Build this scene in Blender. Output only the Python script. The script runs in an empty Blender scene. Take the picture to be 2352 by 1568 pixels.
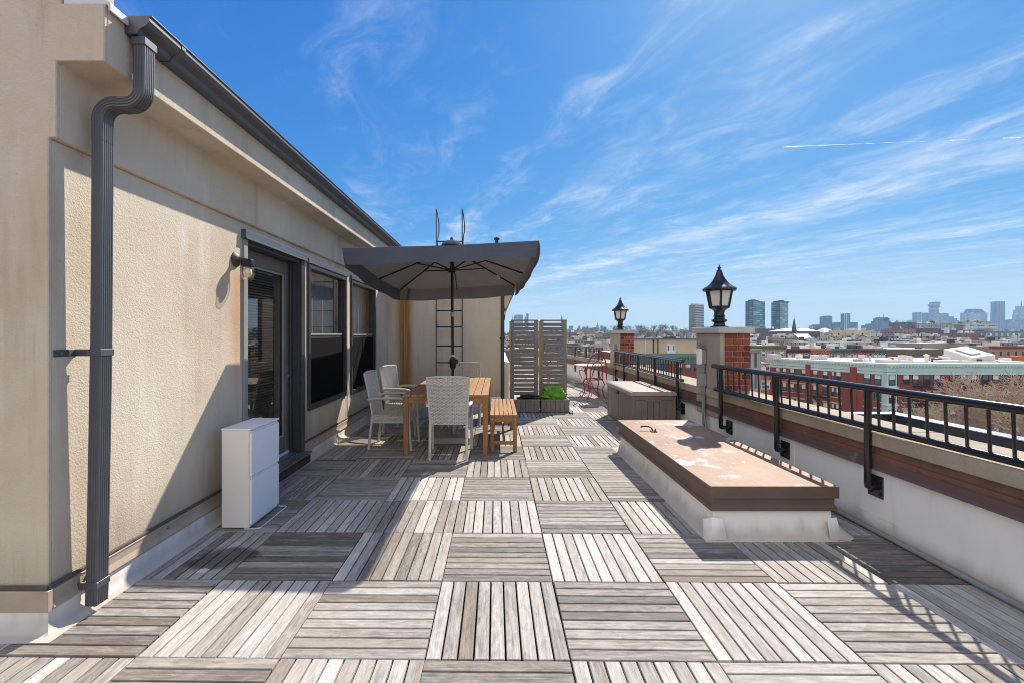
import bpy, bmesh, math, random
from mathutils import Vector, Matrix
R = math.radians
rnd = random.Random(7)
scene = bpy.context.scene
COL = scene.collection

# ---------------------------------------------------------------- helpers
F, EYE, CX, CY = 1056.0, 1.47, 1141.0, 766.0
def at(x, y, Y):
    """point on the ray through photo pixel (2352 wide) at distance Y"""
    return Vector(((x - CX) * Y / F, Y, EYE - (y - CY) * Y / F))
def PX(x, Y): return (x - CX) * Y / F
def PZ(y, Y): return EYE - (y - CY) * Y / F

def lin(c):
    c /= 255.0
    return c / 12.92 if c <= 0.04045 else ((c + 0.055) / 1.055) ** 2.4
def C(r, g, b, k=1.0): return (lin(r) * k, lin(g) * k, lin(b) * k, 1.0)

class MB:
    def __init__(self):
        self.v = []; self.f = []; self.m = []; self.c = []; self.u = []; self.M = None
    def add(self, vs, fs, mi=0, col=None, uvs=None):
        b = len(self.v)
        if self.M is not None: vs = [self.M @ Vector(p) for p in vs]
        self.v.extend([tuple(p) for p in vs])
        for k, f in enumerate(fs):
            self.f.append([b + i for i in f]); self.m.append(mi); self.c.append(col)
            self.u.append(uvs[k] if uvs else None)
        return self
    def box(self, x0, x1, y0, y1, z0, z1, mi=0, col=None):
        vs = [(x0,y0,z0),(x1,y0,z0),(x1,y1,z0),(x0,y1,z0),(x0,y0,z1),(x1,y0,z1),(x1,y1,z1),(x0,y1,z1)]
        return self.add(vs, [(0,3,2,1),(4,5,6,7),(0,1,5,4),(1,2,6,5),(2,3,7,6),(3,0,4,7)], mi, col)
    def quad(self, a, b, c, d, mi=0, col=None):
        return self.add([a,b,c,d], [(0,1,2,3)], mi, col)
    def prism(self, pts, z0, z1, mi=0, top=None):
        n = len(pts)
        vs = [(p[0],p[1],z0) for p in pts] + [(p[0],p[1],z1) for p in pts]
        fs = [(i,(i+1)%n,n+(i+1)%n,n+i) for i in range(n)]
        self.add(vs, fs, mi)
        self.add(vs[n:], [tuple(range(n))], mi if top is None else top)
        return self.add(vs[:n], [tuple(reversed(range(n)))], mi)
    def sweep(self, prof, path, axis='Y', mi=0):
        """closed profile [(a,z)] extruded along Y (a = x) or along X (a = y)"""
        n = len(prof)
        a0, a1 = path
        if axis == 'Y': vs = [(p[0],a0,p[1]) for p in prof] + [(p[0],a1,p[1]) for p in prof]
        else: vs = [(a0,p[0],p[1]) for p in prof] + [(a1,p[0],p[1]) for p in prof]
        fs = [(i,(i+1)%n,n+(i+1)%n,n+i) for i in range(n)] + [tuple(reversed(range(n))), tuple(range(n,2*n))]
        return self.add(vs, fs, mi)
    def tube(self, pts, r, n=8, mi=0, closed=False, caps=True, flat=1.0):
        pts = [Vector(p) for p in pts]; k = len(pts)
        rs = r if isinstance(r, (list, tuple)) else [r]*k
        vs = []; prev = None
        for i in range(k):
            if closed: d = pts[(i+1)%k] - pts[i-1]
            elif i == 0: d = pts[1]-pts[0]
            elif i == k-1: d = pts[-1]-pts[-2]
            else: d = (pts[i+1]-pts[i]).normalized() + (pts[i]-pts[i-1]).normalized()
            d.normalize()
            if prev is None:
                a = Vector((0,0,1)) if abs(d.z) < 0.9 else Vector((1,0,0))
                u = (a - d*a.dot(d)).normalized()
            else: u = (prev - d*prev.dot(d)).normalized()
            prev = u; w = d.cross(u)
            for j in range(n):
                t = 2*math.pi*j/n
                vs.append(pts[i] + (u*math.cos(t) + w*math.sin(t)*flat)*rs[i])
        fs = []
        for i in range(k if closed else k-1):
            for j in range(n):
                a = i*n+j; b = i*n+(j+1)%n; c = ((i+1)%k)*n+(j+1)%n; d2 = ((i+1)%k)*n+j
                fs.append((a,b,c,d2))
        if caps and not closed: fs += [tuple(reversed(range(n))), tuple(range((k-1)*n, k*n))]
        return self.add(vs, fs, mi)
    def bar(self, p, q, w, h=None, mi=0, up=(0,0,1)):
        """rectangular bar from p to q, w across, h along 'up'"""
        p = Vector(p); q = Vector(q); h = w if h is None else h
        d = (q-p).normalized(); up = Vector(up)
        if abs(d.dot(up)) > 0.98: up = Vector((0,1,0))
        s = d.cross(up).normalized(); t = s.cross(d).normalized()
        vs = []
        for o in (p, q):
            for a, b in ((-1,-1),(1,-1),(1,1),(-1,1)): vs.append(o + s*a*w/2 + t*b*h/2)
        return self.add(vs, [(0,1,2,3),(7,6,5,4),(0,4,5,1),(1,5,6,2),(2,6,7,3),(3,7,4,0)], mi)
    def lathe(self, prof, c=(0,0,0), n=16, mi=0, rot=0.0):
        vs = []; k = len(prof)
        for r, z in prof:
            for j in range(n):
                t = 2*math.pi*j/n + rot
                vs.append((c[0]+r*math.cos(t), c[1]+r*math.sin(t), c[2]+z))
        fs = [(i*n+j, i*n+(j+1)%n, (i+1)*n+(j+1)%n, (i+1)*n+j) for i in range(k-1) for j in range(n)]
        fs += [tuple(reversed(range(n))), tuple(range((k-1)*n, k*n))]
        return self.add(vs, fs, mi)
    def build(self, name, mats, parent=None, bevel=0.0, smooth=None, seg=1, uv=False, label=None):
        me = bpy.data.meshes.new(name)
        off = Vector((0,0,0))
        if parent is not None:
            root = parent
            while root.parent is not None: root = root.parent
            off = root.location
        me.from_pydata([(p[0]-off.x, p[1]-off.y, p[2]-off.z) for p in self.v], [], self.f)
        if not isinstance(mats, (list, tuple)): mats = [mats]
        for m in mats: me.materials.append(m)
        me.polygons.foreach_set('material_index', self.m)
        if any(c is not None for c in self.c):
            ca = me.color_attributes.new('tone', 'FLOAT_COLOR', 'CORNER')
            for p in me.polygons:
                c = self.c[p.index] or (0.5,0.5,0.5)
                for li in p.loop_indices: ca.data[li].color = (c[0],c[1],c[2],1)
        if uv or any(u is not None for u in self.u):
            ul = me.uv_layers.new(name='UVMap')
            for p in me.polygons:
                u = self.u[p.index]; nn = p.normal
                for k, li in enumerate(p.loop_indices):
                    if u: ul.data[li].uv = u[k]
                    else:
                        co = me.vertices[me.loops[li].vertex_index].co
                        if abs(nn.z) > 0.7: ul.data[li].uv = (co.x, co.y)
                        else:
                            t = Vector((-nn.y, nn.x, 0)).normalized()
                            ul.data[li].uv = (co.dot(t), co.z)
        if bevel > 0:
            bm = bmesh.new(); bm.from_mesh(me)
            es = [e for e in bm.edges if len(e.link_faces) == 2 and e.calc_face_angle(0) > 0.6]
            bmesh.ops.bevel(bm, geom=es, offset=bevel, segments=seg, affect='EDGES', clamp_overlap=True)
            bm.to_mesh(me); bm.free()
        if smooth is not None:
            me.shade_smooth(); me.set_sharp_from_angle(angle=R(smooth))
        me.update()
        o = bpy.data.objects.new(name, me); COL.objects.link(o)
        if parent is not None: o.parent = parent
        if label: o['label'] = label
        return o

def tag(o, label, cat, group=None):
    o['label'] = label; o['category'] = cat
    if group: o['group'] = group
    return o
def thing(name, label, cat, loc=(0,0,0), group=None):
    o = bpy.data.objects.new(name, None); COL.objects.link(o)
    o.location = loc; o.empty_display_size = 0.2
    return tag(o, label, cat, group)
def structure(o): o['kind'] = 'structure'; return o
def dup(o, parent=None, loc=None, rotz=None, label=None, scale=None):
    c = o.copy(); COL.objects.link(c)
    if parent is not None: c.parent = parent
    if loc is not None: c.location = loc
    if rotz is not None: c.rotation_euler = (0,0,rotz)
    if scale is not None: c.scale = scale
    if label: c['label'] = label
    for ch in list(o.children): dup(ch, c)
    return c

# ---------------------------------------------------------------- materials
class NT:
    def __init__(self, name, world=None):
        if world is None:
            self.mat = bpy.data.materials.new(name); self.mat.use_nodes = True; self.t = self.mat.node_tree
            self.t.nodes.clear()
            self.out = self.n('ShaderNodeOutputMaterial'); self.b = self.n('ShaderNodeBsdfPrincipled')
            self.l(self.b.outputs[0], self.out.inputs[0])
        else: self.t = world.node_tree
    def n(self, typ, **kw):
        nd = self.t.nodes.new(typ)
        for k, v in kw.items(): setattr(nd, k, v)
        return nd
    def l(self, a, b): self.t.links.new(a, b)
    def put(self, sock, v):
        if hasattr(v, 'is_output') or hasattr(v, 'links'): self.l(v, sock)
        else: sock.default_value = v
    def math(self, op, a, b=0.0, c=None, clamp=False):
        nd = self.n('ShaderNodeMath', operation=op); nd.use_clamp = clamp
        self.put(nd.inputs[0], a); self.put(nd.inputs[1], b)
        if c is not None: self.put(nd.inputs[2], c)
        return nd.outputs[0]
    def vmul(self, vec, s):
        nd = self.n('ShaderNodeVectorMath', operation='MULTIPLY'); self.l(vec, nd.inputs[0]); nd.inputs[1].default_value = s
        return nd.outputs[0]
    def noise(self, vec, scale, detail=4, rough=0.55, dist=0.0):
        nd = self.n('ShaderNodeTexNoise'); nd.inputs['Scale'].default_value = scale
        nd.inputs['Detail'].default_value = detail; nd.inputs['Roughness'].default_value = rough
        nd.inputs['Distortion'].default_value = dist
        if vec is not None: self.l(vec, nd.inputs['Vector'])
        return nd.outputs[0]
    def ramp(self, fac, stops):
        nd = self.n('ShaderNodeValToRGB'); self.put(nd.inputs[0], fac)
        e = nd.color_ramp.elements
        while len(e) < len(stops): e.new(0.5)
        for i, (p, c) in enumerate(stops):
            e[i].position = p; e[i].color = c if isinstance(c, tuple) else (c,c,c,1)
        return nd.outputs[0]
    def smooth(self, v, a, b):
        nd = self.n('ShaderNodeMapRange'); nd.interpolation_type = 'SMOOTHSTEP'
        self.put(nd.inputs[0], v); nd.inputs[1].default_value = a; nd.inputs[2].default_value = b
        return nd.outputs[0]
    def mix(self, fac, a, b, mode='MIX'):
        nd = self.n('ShaderNodeMix', data_type='RGBA', blend_type=mode)
        self.put(nd.inputs[0], fac); self.put(nd.inputs[6], a); self.put(nd.inputs[7], b)
        return nd.outputs[2]
    def pos(self): return self.n('ShaderNodeNewGeometry').outputs['Position']
    def obj(self): return self.n('ShaderNodeTexCoord').outputs['Object']
    def uv(self): return self.n('ShaderNodeTexCoord').outputs['UV']
    def sep(self, v):
        nd = self.n('ShaderNodeSeparateXYZ'); self.l(v, nd.inputs[0]); return nd.outputs
    def comb(self, x, y, z):
        nd = self.n('ShaderNodeCombineXYZ')
        self.put(nd.inputs[0], x); self.put(nd.inputs[1], y); self.put(nd.inputs[2], z); return nd.outputs[0]
    def bump(self, h, strength, dist=0.01):
        nd = self.n('ShaderNodeBump'); nd.inputs['Strength'].default_value = strength
        nd.inputs['Distance'].default_value = dist
        self.l(h, nd.inputs['Height']); self.l(nd.outputs[0], self.b.inputs['Normal'])
    def set(self, col=None, rough=None, metal=None, spec=None):
        if col is not None: self.put(self.b.inputs['Base Color'], col)
        if rough is not None: self.put(self.b.inputs['Roughness'], rough)
        if metal is not None: self.b.inputs['Metallic'].default_value = metal
        if spec is not None: self.b.inputs['Specular IOR Level'].default_value = spec
        return self

def sc(c, k): return (min(1,c[0]*k), min(1,c[1]*k), min(1,c[2]*k), 1)
def plain(name, col, rough=0.6, var=0.15, vs=3.0, bump=0.0, bs=120.0, metal=0.0, spec=0.4, stretch=(1,1,1)):
    t = NT(name); v = t.vmul(t.obj(), stretch)
    n1 = t.noise(v, vs, 5, 0.6)
    c = t.ramp(n1, [(0.25, sc(col, 1-var)), (0.75, sc(col, 1+var))])
    t.set(c, rough, metal, spec)
    if bump: t.bump(t.noise(v, bs, 3), bump, 0.004)
    return t.mat

def wood(name, dark, light, axis=1, scale=6.0, rough=0.6):
    t = NT(name); o = t.obj()
    info = t.n('ShaderNodeObjectInfo').outputs['Random']
    s = [22,22,22]; s[axis] = 1.2
    v = t.vmul(o, tuple(s))
    ad = t.n('ShaderNodeVectorMath', operation='ADD'); t.l(v, ad.inputs[0])
    t.l(t.comb(t.math('MULTIPLY', info, 37.0), t.math('MULTIPLY', info, 11.0), 0.0), ad.inputs[1])
    g = t.noise(ad.outputs[0], scale*0.3, 6, 0.65, 0.6)
    big = t.noise(o, 2.2, 2)
    c = t.ramp(g, [(0.3, dark), (0.7, light)])
    c = t.mix(t.math('MULTIPLY', big, 0.5), c, sc(light, 0.75))
    t.set(c, rough, 0, 0.35); t.bump(g, 0.25, 0.002)
    return t.mat

def make_stucco(name, rust=False):
    t = NT(name); p = t.pos(); s = t.sep(p)
    base = C(211,196,173); 
    n = t.noise(p, 0.9, 5, 0.6); n2 = t.noise(t.vmul(p, (3.0,3.0,0.35)), 1.3, 5, 0.65)
    c = t.ramp(n, [(0.3, C(198,181,156)), (0.5, base), (0.72, C(219,207,188))])
    c = t.mix(t.math('MULTIPLY', t.smooth(n2, 0.5, 0.72), 0.55), c, C(178,160,136))
    c = t.mix(t.math('MULTIPLY', t.smooth(t.noise(t.vmul(p,(2.2,2.2,0.3)), 2.1, 4), 0.56, 0.75), 0.45), c, C(230,220,205))
    drip = t.smooth(t.noise(t.vmul(p,(9,9,0.45)), 1.6, 6, 0.72), 0.56, 0.7)
    c = t.mix(t.math('MULTIPLY', drip, t.math('MULTIPLY', t.smooth(n, 0.4, 0.65), 0.5)), c, C(158,142,122))
    pit = t.smooth(t.noise(p, 34, 3, 0.8), 0.68, 0.76)
    c = t.mix(t.math('MULTIPLY', pit, 0.5), c, C(130,116,100))
    # dirt near the deck
    low = t.smooth(t.math('ADD', s[2], t.math('MULTIPLY', n2, -0.5)), 0.35, -0.05)
    c = t.mix(t.math('MULTIPLY', low, 0.35), c, C(140,118,95))
    if rust:
        # iron stain running down the rear wall beside the corner
        wob = t.math('MULTIPLY', t.math('SUBTRACT', t.noise(t.vmul(p,(6,6,0.8)), 2.0, 4), 0.5), 0.12)
        d = t.math('ABSOLUTE', t.math('ADD', t.math('ADD', s[0], 1.86), wob))
        f = t.smooth(d, 0.22, 0.045)
        str_ = t.noise(t.vmul(p, (40,40,0.5)), 1.0, 4, 0.7)
        f = t.math('MULTIPLY', f, t.math('ADD', 0.5, t.math('MULTIPLY', t.smooth(str_, 0.25, 0.6), 0.5)))
        rc = t.ramp(str_, [(0.3, C(150,98,34)), (0.7, C(172,122,52))])
        c = t.mix(t.math('MULTIPLY', f, 1.0), c, rc)
    else:
        # rust wash below the wall lamp
        d = t.math('ABSOLUTE', t.math('SUBTRACT', s[1], t.math('ADD', 3.9, t.math('MULTIPLY', t.math('SUBTRACT', n2, 0.5), 0.25))))
        f = t.math('MULTIPLY', t.smooth(d, 0.16, 0.0), t.smooth(s[2], 2.05, 1.9))
        f = t.math('MULTIPLY', f, t.smooth(s[2], 0.7, 1.6))
        c = t.mix(t.math('MULTIPLY', f, t.math('MULTIPLY', n2, 0.95)), c, C(196,124,66))
    t.set(c, 0.9, 0, 0.2)
    h = t.math('ADD', t.noise(p, 95, 3, 0.6), t.math('MULTIPLY', t.noise(p, 40, 2), 0.6))
    h = t.math('ADD', h, t.math('MULTIPLY', t.noise(t.vmul(p,(1,1,1.4)), 7.0, 4, 0.6), 0.7))
    t.bump(h, 0.6, 0.006)
    return t.mat

def make_deck():
    t = NT('weathered_deck_wood')
    a = t.n('ShaderNodeAttribute', attribute_name='tone').outputs['Color']; s = t.sep(a)
    u = t.sep(t.uv())
    rx = t.math('MULTIPLY', s[1], 91.0)
    grain = t.noise(t.comb(t.math('ADD', t.math('MULTIPLY', u[0], 2.4), rx), t.math('MULTIPLY', u[1], 55.0), rx), 1.0, 6, 0.65, 0.8)
    blot = t.noise(t.comb(t.math('ADD', t.math('MULTIPLY', u[0], 7.0), rx), t.math('MULTIPLY', u[1], 22.0), rx), 1.0, 5, 0.6, 1.5)
    fine = t.noise(t.comb(t.math('ADD', t.math('MULTIPLY', u[0], 9.0), rx), t.math('MULTIPLY', u[1], 260.0), rx), 1.0, 4, 0.7)
    v = t.math('ADD', t.math('MULTIPLY', grain, 0.38), t.math('MULTIPLY', blot, 0.34))
    v = t.math('ADD', v, t.math('MULTIPLY', fine, 0.28))
    v = t.math('ADD', v, t.math('MULTIPLY', t.math('SUBTRACT', s[0], 0.5), 0.34))
    c = t.ramp(v, [(0.22, C(70,64,58)), (0.39, C(122,115,107)), (0.54, C(172,165,156)), (0.74, C(216,211,204))])
    c = t.mix(t.math('MULTIPLY', s[2], 0.5), c, C(118,100,82), 'MIX')
    spk = t.smooth(t.noise(t.comb(t.math('ADD', t.math('MULTIPLY', u[0], 30.0), rx), t.math('MULTIPLY', u[1], 90.0), rx), 1.0, 4, 0.7), 0.62, 0.74)
    c = t.mix(t.math('MULTIPLY', spk, 0.5), c, C(84,76,70))
    p = t.pos(); q = t.sep(p)
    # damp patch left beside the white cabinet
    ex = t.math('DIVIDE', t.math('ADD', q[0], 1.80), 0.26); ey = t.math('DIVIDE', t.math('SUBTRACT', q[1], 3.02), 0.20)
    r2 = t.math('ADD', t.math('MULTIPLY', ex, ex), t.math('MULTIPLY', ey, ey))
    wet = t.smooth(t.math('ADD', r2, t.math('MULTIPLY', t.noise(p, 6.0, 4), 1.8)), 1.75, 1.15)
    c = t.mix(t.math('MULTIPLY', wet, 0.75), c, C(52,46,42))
    # spilled white paint
    dx = t.math('DIVIDE', t.math('ADD', q[0], 1.835), 0.075); dy = t.math('DIVIDE', t.math('SUBTRACT', q[1], 2.86), 0.05)
    r3 = t.math('ADD', t.math('MULTIPLY', dx, dx), t.math('MULTIPLY', dy, dy))
    spl = t.smooth(t.math('ADD', r3, t.math('MULTIPLY', t.noise(p, 30.0, 3), 2.4)), 1.55, 1.35)
    c = t.mix(spl, c, C(205,205,205))
    t.set(c, 0.72, 0, 0.3); t.bump(t.math('ADD', grain, fine), 0.35, 0.002)
    return t.mat

def make_hatch_top():
    t = NT('peeling_hatch_paint'); p = t.pos()
    n = t.noise(p, 2.4, 7, 0.62); n2 = t.noise(t.vmul(p, (1.3,1,1)), 5.0, 6, 0.7)
    fine = t.noise(p, 14, 4)
    tan = t.ramp(t.noise(p, 1.9, 6), [(0.3, C(138,108,85)), (0.7, C(166,133,107))])
    tan = t.mix(t.math('MULTIPLY', t.smooth(n2, 0.5, 0.66), 0.45), tan, C(122,94,76))
    tan = t.mix(t.math('MULTIPLY', t.smooth(t.noise(t.vmul(p,(1,0.35,1)), 4.2, 6, 0.7), 0.52, 0.7), 0.4), tan, C(196,170,148))
    flake = t.smooth(t.math('ADD', t.math('MULTIPLY', n, 0.7), t.math('MULTIPLY', n2, 0.3)), 0.552, 0.585)
    flake2 = t.smooth(t.math('ADD', n2, t.math('MULTIPLY', fine, 0.25)), 0.755, 0.79)
    pl = t.ramp(fine, [(0.3, C(170,162,158)), (0.7, C(212,207,203))])
    holes = t.smooth(t.noise(p, 26, 4, 0.7), 0.38, 0.5)
    c = t.mix(t.math('MULTIPLY', t.math('MAXIMUM', flake, flake2), t.math('ADD', 0.5, t.math('MULTIPLY', holes, 0.48))), tan, pl)
    t.set(c, 0.6, 0, 0.35); t.bump(t.math('MAXIMUM', flake, flake2), -0.3, 0.002)
    return t.mat

def make_rust_trim():
    t = NT('oxidised_copper_flashing'); p = t.pos()
    n = t.noise(p, 3.4, 7, 0.68); n2 = t.noise(t.vmul(p,(1,3,0.6)), 3.0, 5)
    c = t.ramp(n, [(0.26, C(88,70,64)), (0.45, C(116,84,72)), (0.62, C(136,92,76)), (0.8, C(130,110,100))])
    c = t.mix(t.math('MULTIPLY', t.smooth(t.math('ADD', t.sep(p)[2], t.math('MULTIPLY', n, 0.03)), 0.572, 0.560), 0.75), c, C(92,80,82))
    c = t.mix(t.smooth(n2, 0.62, 0.72), c, C(96,84,80))
    ver = t.math('MULTIPLY', t.smooth(t.noise(p, 3.2, 5), 0.66, 0.72), 0.75)
    c = t.mix(ver, c, C(92,130,116))
    t.set(c, 0.6, 0.0, 0.35); t.bump(n, 0.2, 0.004); return t.mat

def make_membrane(name='white_roof_membrane'):
    t = NT(name); p = t.pos(); s = t.sep(p)
    n = t.noise(p, 1.4, 5, 0.6); n2 = t.noise(t.vmul(p,(2,2,0.4)), 3.0, 5)
    c = t.ramp(n, [(0.3, C(236,232,225)), (0.7, C(245,242,237))])
    c = t.mix(t.math('MULTIPLY', t.smooth(n2, 0.52, 0.75), 0.32), c, C(206,192,172))
    low = t.smooth(t.math('ADD', s[2], t.math('MULTIPLY', n2, -0.16)), 0.06, -0.06)
    c = t.mix(t.math('MULTIPLY', low, 0.6), c, C(164,146,124))
    t.set(c, 0.55, 0, 0.35); t.bump(t.noise(p, 5, 4), 0.15, 0.01); return t.mat

def make_concrete(name, a, b, grain=160, bump=0.4):
    t = NT(name); p = t.pos()
    n = t.noise(p, 1.7, 6, 0.65); sp = t.noise(p, grain, 2, 0.7)
    c = t.ramp(n, [(0.3, a), (0.7, b)])
    c = t.mix(t.math('MULTIPLY', t.smooth(sp, 0.55, 0.7), 0.45), c, sc(a, 0.55))
    c = t.mix(t.math('MULTIPLY', t.smooth(t.noise(t.vmul(p,(3,3,0.5)), 2.0, 5), 0.55, 0.72), 0.4), c, sc(a, 0.7))
    t.set(c, 0.88, 0, 0.25); t.bump(sp, bump, 0.003); return t.mat

def make_brick_unit():
    t = NT('red_brick'); s = t.sep(t.n('ShaderNodeAttribute', attribute_name='tone').outputs['Color'])
    p = t.pos(); n = t.noise(p, 22, 5, 0.65)
    v = t.math('ADD', s[0], t.math('MULTIPLY', t.math('SUBTRACT', n, 0.5), 0.7))
    c = t.ramp(v, [(0.0, C(100,48,41)), (0.5, C(136,66,53)), (1.0, C(156,86,69))])
    c = t.mix(t.math('MULTIPLY', t.smooth(t.noise(p, 9, 4), 0.6, 0.75), 0.5), c, C(190,160,140))
    t.set(c, 0.85, 0, 0.25); t.bump(n, 0.5, 0.004); return t.mat

def make_fabric():
    t = NT('charcoal_canvas'); t.t.nodes.remove(t.b)
    v = t.uv()
    w = t.noise(v, 420, 2); big = t.noise(v, 3, 4)
    c = t.ramp(t.math('ADD', t.math('MULTIPLY', w, 0.3), t.math('MULTIPLY', big, 0.7)), [(0.3, C(94,102,117)), (0.7, C(110,118,132))])
    d = t.n('ShaderNodeBsdfDiffuse'); t.put(d.inputs[0], c)
    bp_ = t.n('ShaderNodeBump'); bp_.inputs['Strength'].default_value = 0.5; bp_.inputs['Distance'].default_value = 0.02; t.l(t.noise(t.vmul(t.obj(),(1,1,2)), 5.0, 5, 0.6), bp_.inputs['Height']); t.l(bp_.outputs[0], d.inputs['Normal'])
    tr = t.n('ShaderNodeBsdfTranslucent'); tr.inputs[0].default_value = C(104,92,84)
    m = t.n('ShaderNodeMixShader'); m.inputs[0].default_value = 0.2
    t.l(d.outputs[0], m.inputs[1]); t.l(tr.outputs[0], m.inputs[2]); t.l(m.outputs[0], t.out.inputs[0])
    return t.mat

def make_glass(name, tint=0.45, dark=(0.9,0.95,1,1)):
    t = NT(name); t.t.nodes.remove(t.b)
    ge = t.n('ShaderNodeNewGeometry'); dt = t.n('ShaderNodeVectorMath', operation='DOT_PRODUCT'); t.l(ge.outputs['Incoming'], dt.inputs[0]); t.l(ge.outputs['Normal'], dt.inputs[1])
    sch = t.math('POWER', t.math('SUBTRACT', 1.0, t.math('ABSOLUTE', dt.outputs['Value']), clamp=True), 4.0)
    refl = t.math('ADD', 0.11, t.math('MULTIPLY', sch, 0.85), clamp=True)
    g = t.n('ShaderNodeBsdfGlossy'); g.inputs['Roughness'].default_value = 0.015; g.inputs[0].default_value = (0.95,0.97,1,1)
    tr = t.n('ShaderNodeBsdfTransparent'); tr.inputs[0].default_value = (dark[0]*tint, dark[1]*tint, dark[2]*tint, 1)
    m = t.n('ShaderNodeMixShader'); t.l(refl, m.inputs[0])
    t.l(tr.outputs[0], m.inputs[1]); t.l(g.outputs[0], m.inputs[2]); t.l(m.outputs[0], t.out.inputs[0])
    return t.mat

def make_facade(name, wall, glassc, bw, bh, fw=0.5, fh=0.55, rough=0.8, gl=0.25, var=0.12):
    """wall with a regular grid of windows, laid out in metres on the face"""
    t = NT(name); u = t.sep(t.uv())
    info = t.n('ShaderNodeObjectInfo').outputs['Random']
    fx = t.math('FRACT', t.math('ADD', t.math('DIVIDE', u[0], bw), 0.25)); fy = t.math('FRACT', t.math('DIVIDE', u[1], bh))
    a = t.math('LESS_THAN', t.math('ABSOLUTE', t.math('SUBTRACT', fx, 0.5)), fw/2)
    b = t.math('LESS_THAN', t.math('ABSOLUTE', t.math('SUBTRACT', fy, 0.5)), fh/2)
    nz = t.n('ShaderNodeNewGeometry').outputs['Normal']
    side = t.math('LESS_THAN', t.math('ABSOLUTE', t.sep(nz)[2]), 0.5)
    m = t.math('MULTIPLY', t.math('MULTIPLY', a, b), side)
    cell = t.comb(t.math('FLOOR', t.math('DIVIDE', u[0], bw)), t.math('FLOOR', t.math('DIVIDE', u[1], bh)), info)
    wn = t.n('ShaderNodeTexWhiteNoise'); t.l(cell, wn.inputs[0])
    gc = t.mix(t.math('POWER', wn.outputs[0], 3.0), glassc, sc(glassc, 4.0))
    n = t.noise(t.obj(), 0.12, 4)
    wc = t.ramp(n, [(0.3, sc(wall, 1-var)), (0.7, sc(wall, 1+var))])
    t.set(t.mix(m, wc, gc), t.math('SUBTRACT', rough, t.math('MULTIPLY', m, rough-gl)), 0, 0.4)
    return t.mat

def make_speckle(name, a, b, scale=300, rough=0.5):
    t = NT(name); n = t.noise(t.obj(), scale, 2, 0.7)
    t.set(t.ramp(n, [(0.35, a), (0.65, b)]), rough); return t.mat

m_stucco = make_stucco('stucco'); m_stucco_rust = make_stucco('stucco_with_rust', True)
m_deck = make_deck(); m_hatch_top = make_hatch_top(); m_trim = make_rust_trim(); m_memb = make_membrane()
m_coping = make_concrete('coping_stone', C(150,136,116), C(182,170,150)); m_conc = make_concrete('pillar_concrete', C(150,140,126), C(178,168,152), 120)
m_cap = make_concrete('granite_cap', C(160,158,156), C(192,190,186), 260); m_mortar = make_concrete('mortar', C(156,142,126), C(182,168,152))
m_brick = make_brick_unit(); m_fabric = make_fabric()
m_glass = make_glass('window_glass', 0.85); m_screen = plain('insect_screen', C(16,16,18), 0.9, 0.2, spec=0.1)
m_under = plain('under_deck', C(16,15,14), 0.95)
m_gutter = plain('slate_grey_metal', C(72,73,78), 0.46, 0.14, 4, 0.05, 60, 0.0, 1.0)
m_frame = plain('dark_bronze_frame', C(66,64,66), 0.4, 0.12, 5)
m_lintel = plain('grey_lintel_metal', C(92,96,106), 0.4, 0.1, 5)
m_taupe = plain('taupe_door_paint', C(110,102,94), 0.45, 0.1, 4)
m_lighttrim = plain('pale_trim', C(150,148,142), 0.6, 0.1)
m_white = plain('white_enamel', C(242,241,239), 0.35, 0.03)
m_whitewarm = plain('off_white_panel', C(240,232,222), 0.45, 0.03)
m_metalwhite = plain('white_roof_flashing', C(215,216,218), 0.35, 0.08, 3)
m_steel = plain('galvanised_steel', C(150,152,155), 0.38, 0.12, 20, 0.05, 60, 0.7)
m_strip = plain('beige_base_flashing', C(176,158,138), 0.5, 0.14, 6)
m_caulk = plain('dark_caulk', C(92,82,76), 0.8, 0.2, 20)
m_blackgloss = plain('black_gloss_paint', C(34,32,33), 0.2, 0.2, 6, 0.04, 50, 0.0, 0.6)
m_black = plain('black_metal', C(28,28,30), 0.45, 0.2, 8)
m_blackcast = plain('black_cast_iron', C(38,41,46), 0.3, 0.2, 14, 0.06, 40)
m_frost = plain('frosted_lantern_glass', C(212,204,196), 0.35, 0.05, 5)
m_rail = m_blackgloss
m_hatchside = plain('brown_hatch_paint', C(104,86,74), 0.55, 0.14, 5, 0.1, 60)
m_teak = wood('teak_along', C(136,98,64), C(194,150,104), 1); m_teakx = wood('teak_across', C(126,86,52), C(178,132,88), 0)
m_teakz = wood('teak_upright', C(128,86,50), C(176,128,82), 2)
m_grey_x = wood('grey_wood_across', C(88,83,79), C(148,141,134), 0); m_grey_z = wood('grey_wood_upright', C(94,87,79), C(152,143,130), 2)
m_newwood = wood('yellow_wood_edge', C(150,118,66), C(186,154,96), 2)
m_wicker = plain('pale_wicker', C(204,198,190), 0.55, 0.12, 30, 0.2, 400)
m_wickerleg = plain('pale_wicker_leg', C(208,200,188), 0.5, 0.12, 40, 0.25, 300)
m_rubber = plain('dark_rubber', C(50,48,46), 0.8)
m_granite = make_speckle('granite_base', C(120,116,112), C(190,184,178))
m_red = plain('red_wrought_iron', C(158,38,46), 0.35, 0.15, 10)
m_tabletop = plain('cream_table_top', C(222,214,206), 0.5, 0.05)
m_chest = plain('taupe_resin', C(120,106,96), 0.5, 0.1, 8, 0.1, 90); m_chestlid = plain('pale_resin_lid', C(166,152,140), 0.5, 0.08, 6, 0.1, 90)
m_green = plain('lime_plastic', C(98,152,34), 0.35, 0.3, 9); m_greenlab = plain('clear_label_plastic', C(190,190,180), 0.3, 0.25, 14)
m_bagblack = plain('black_plastic', C(20,20,24), 0.35, 0.2)
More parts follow.
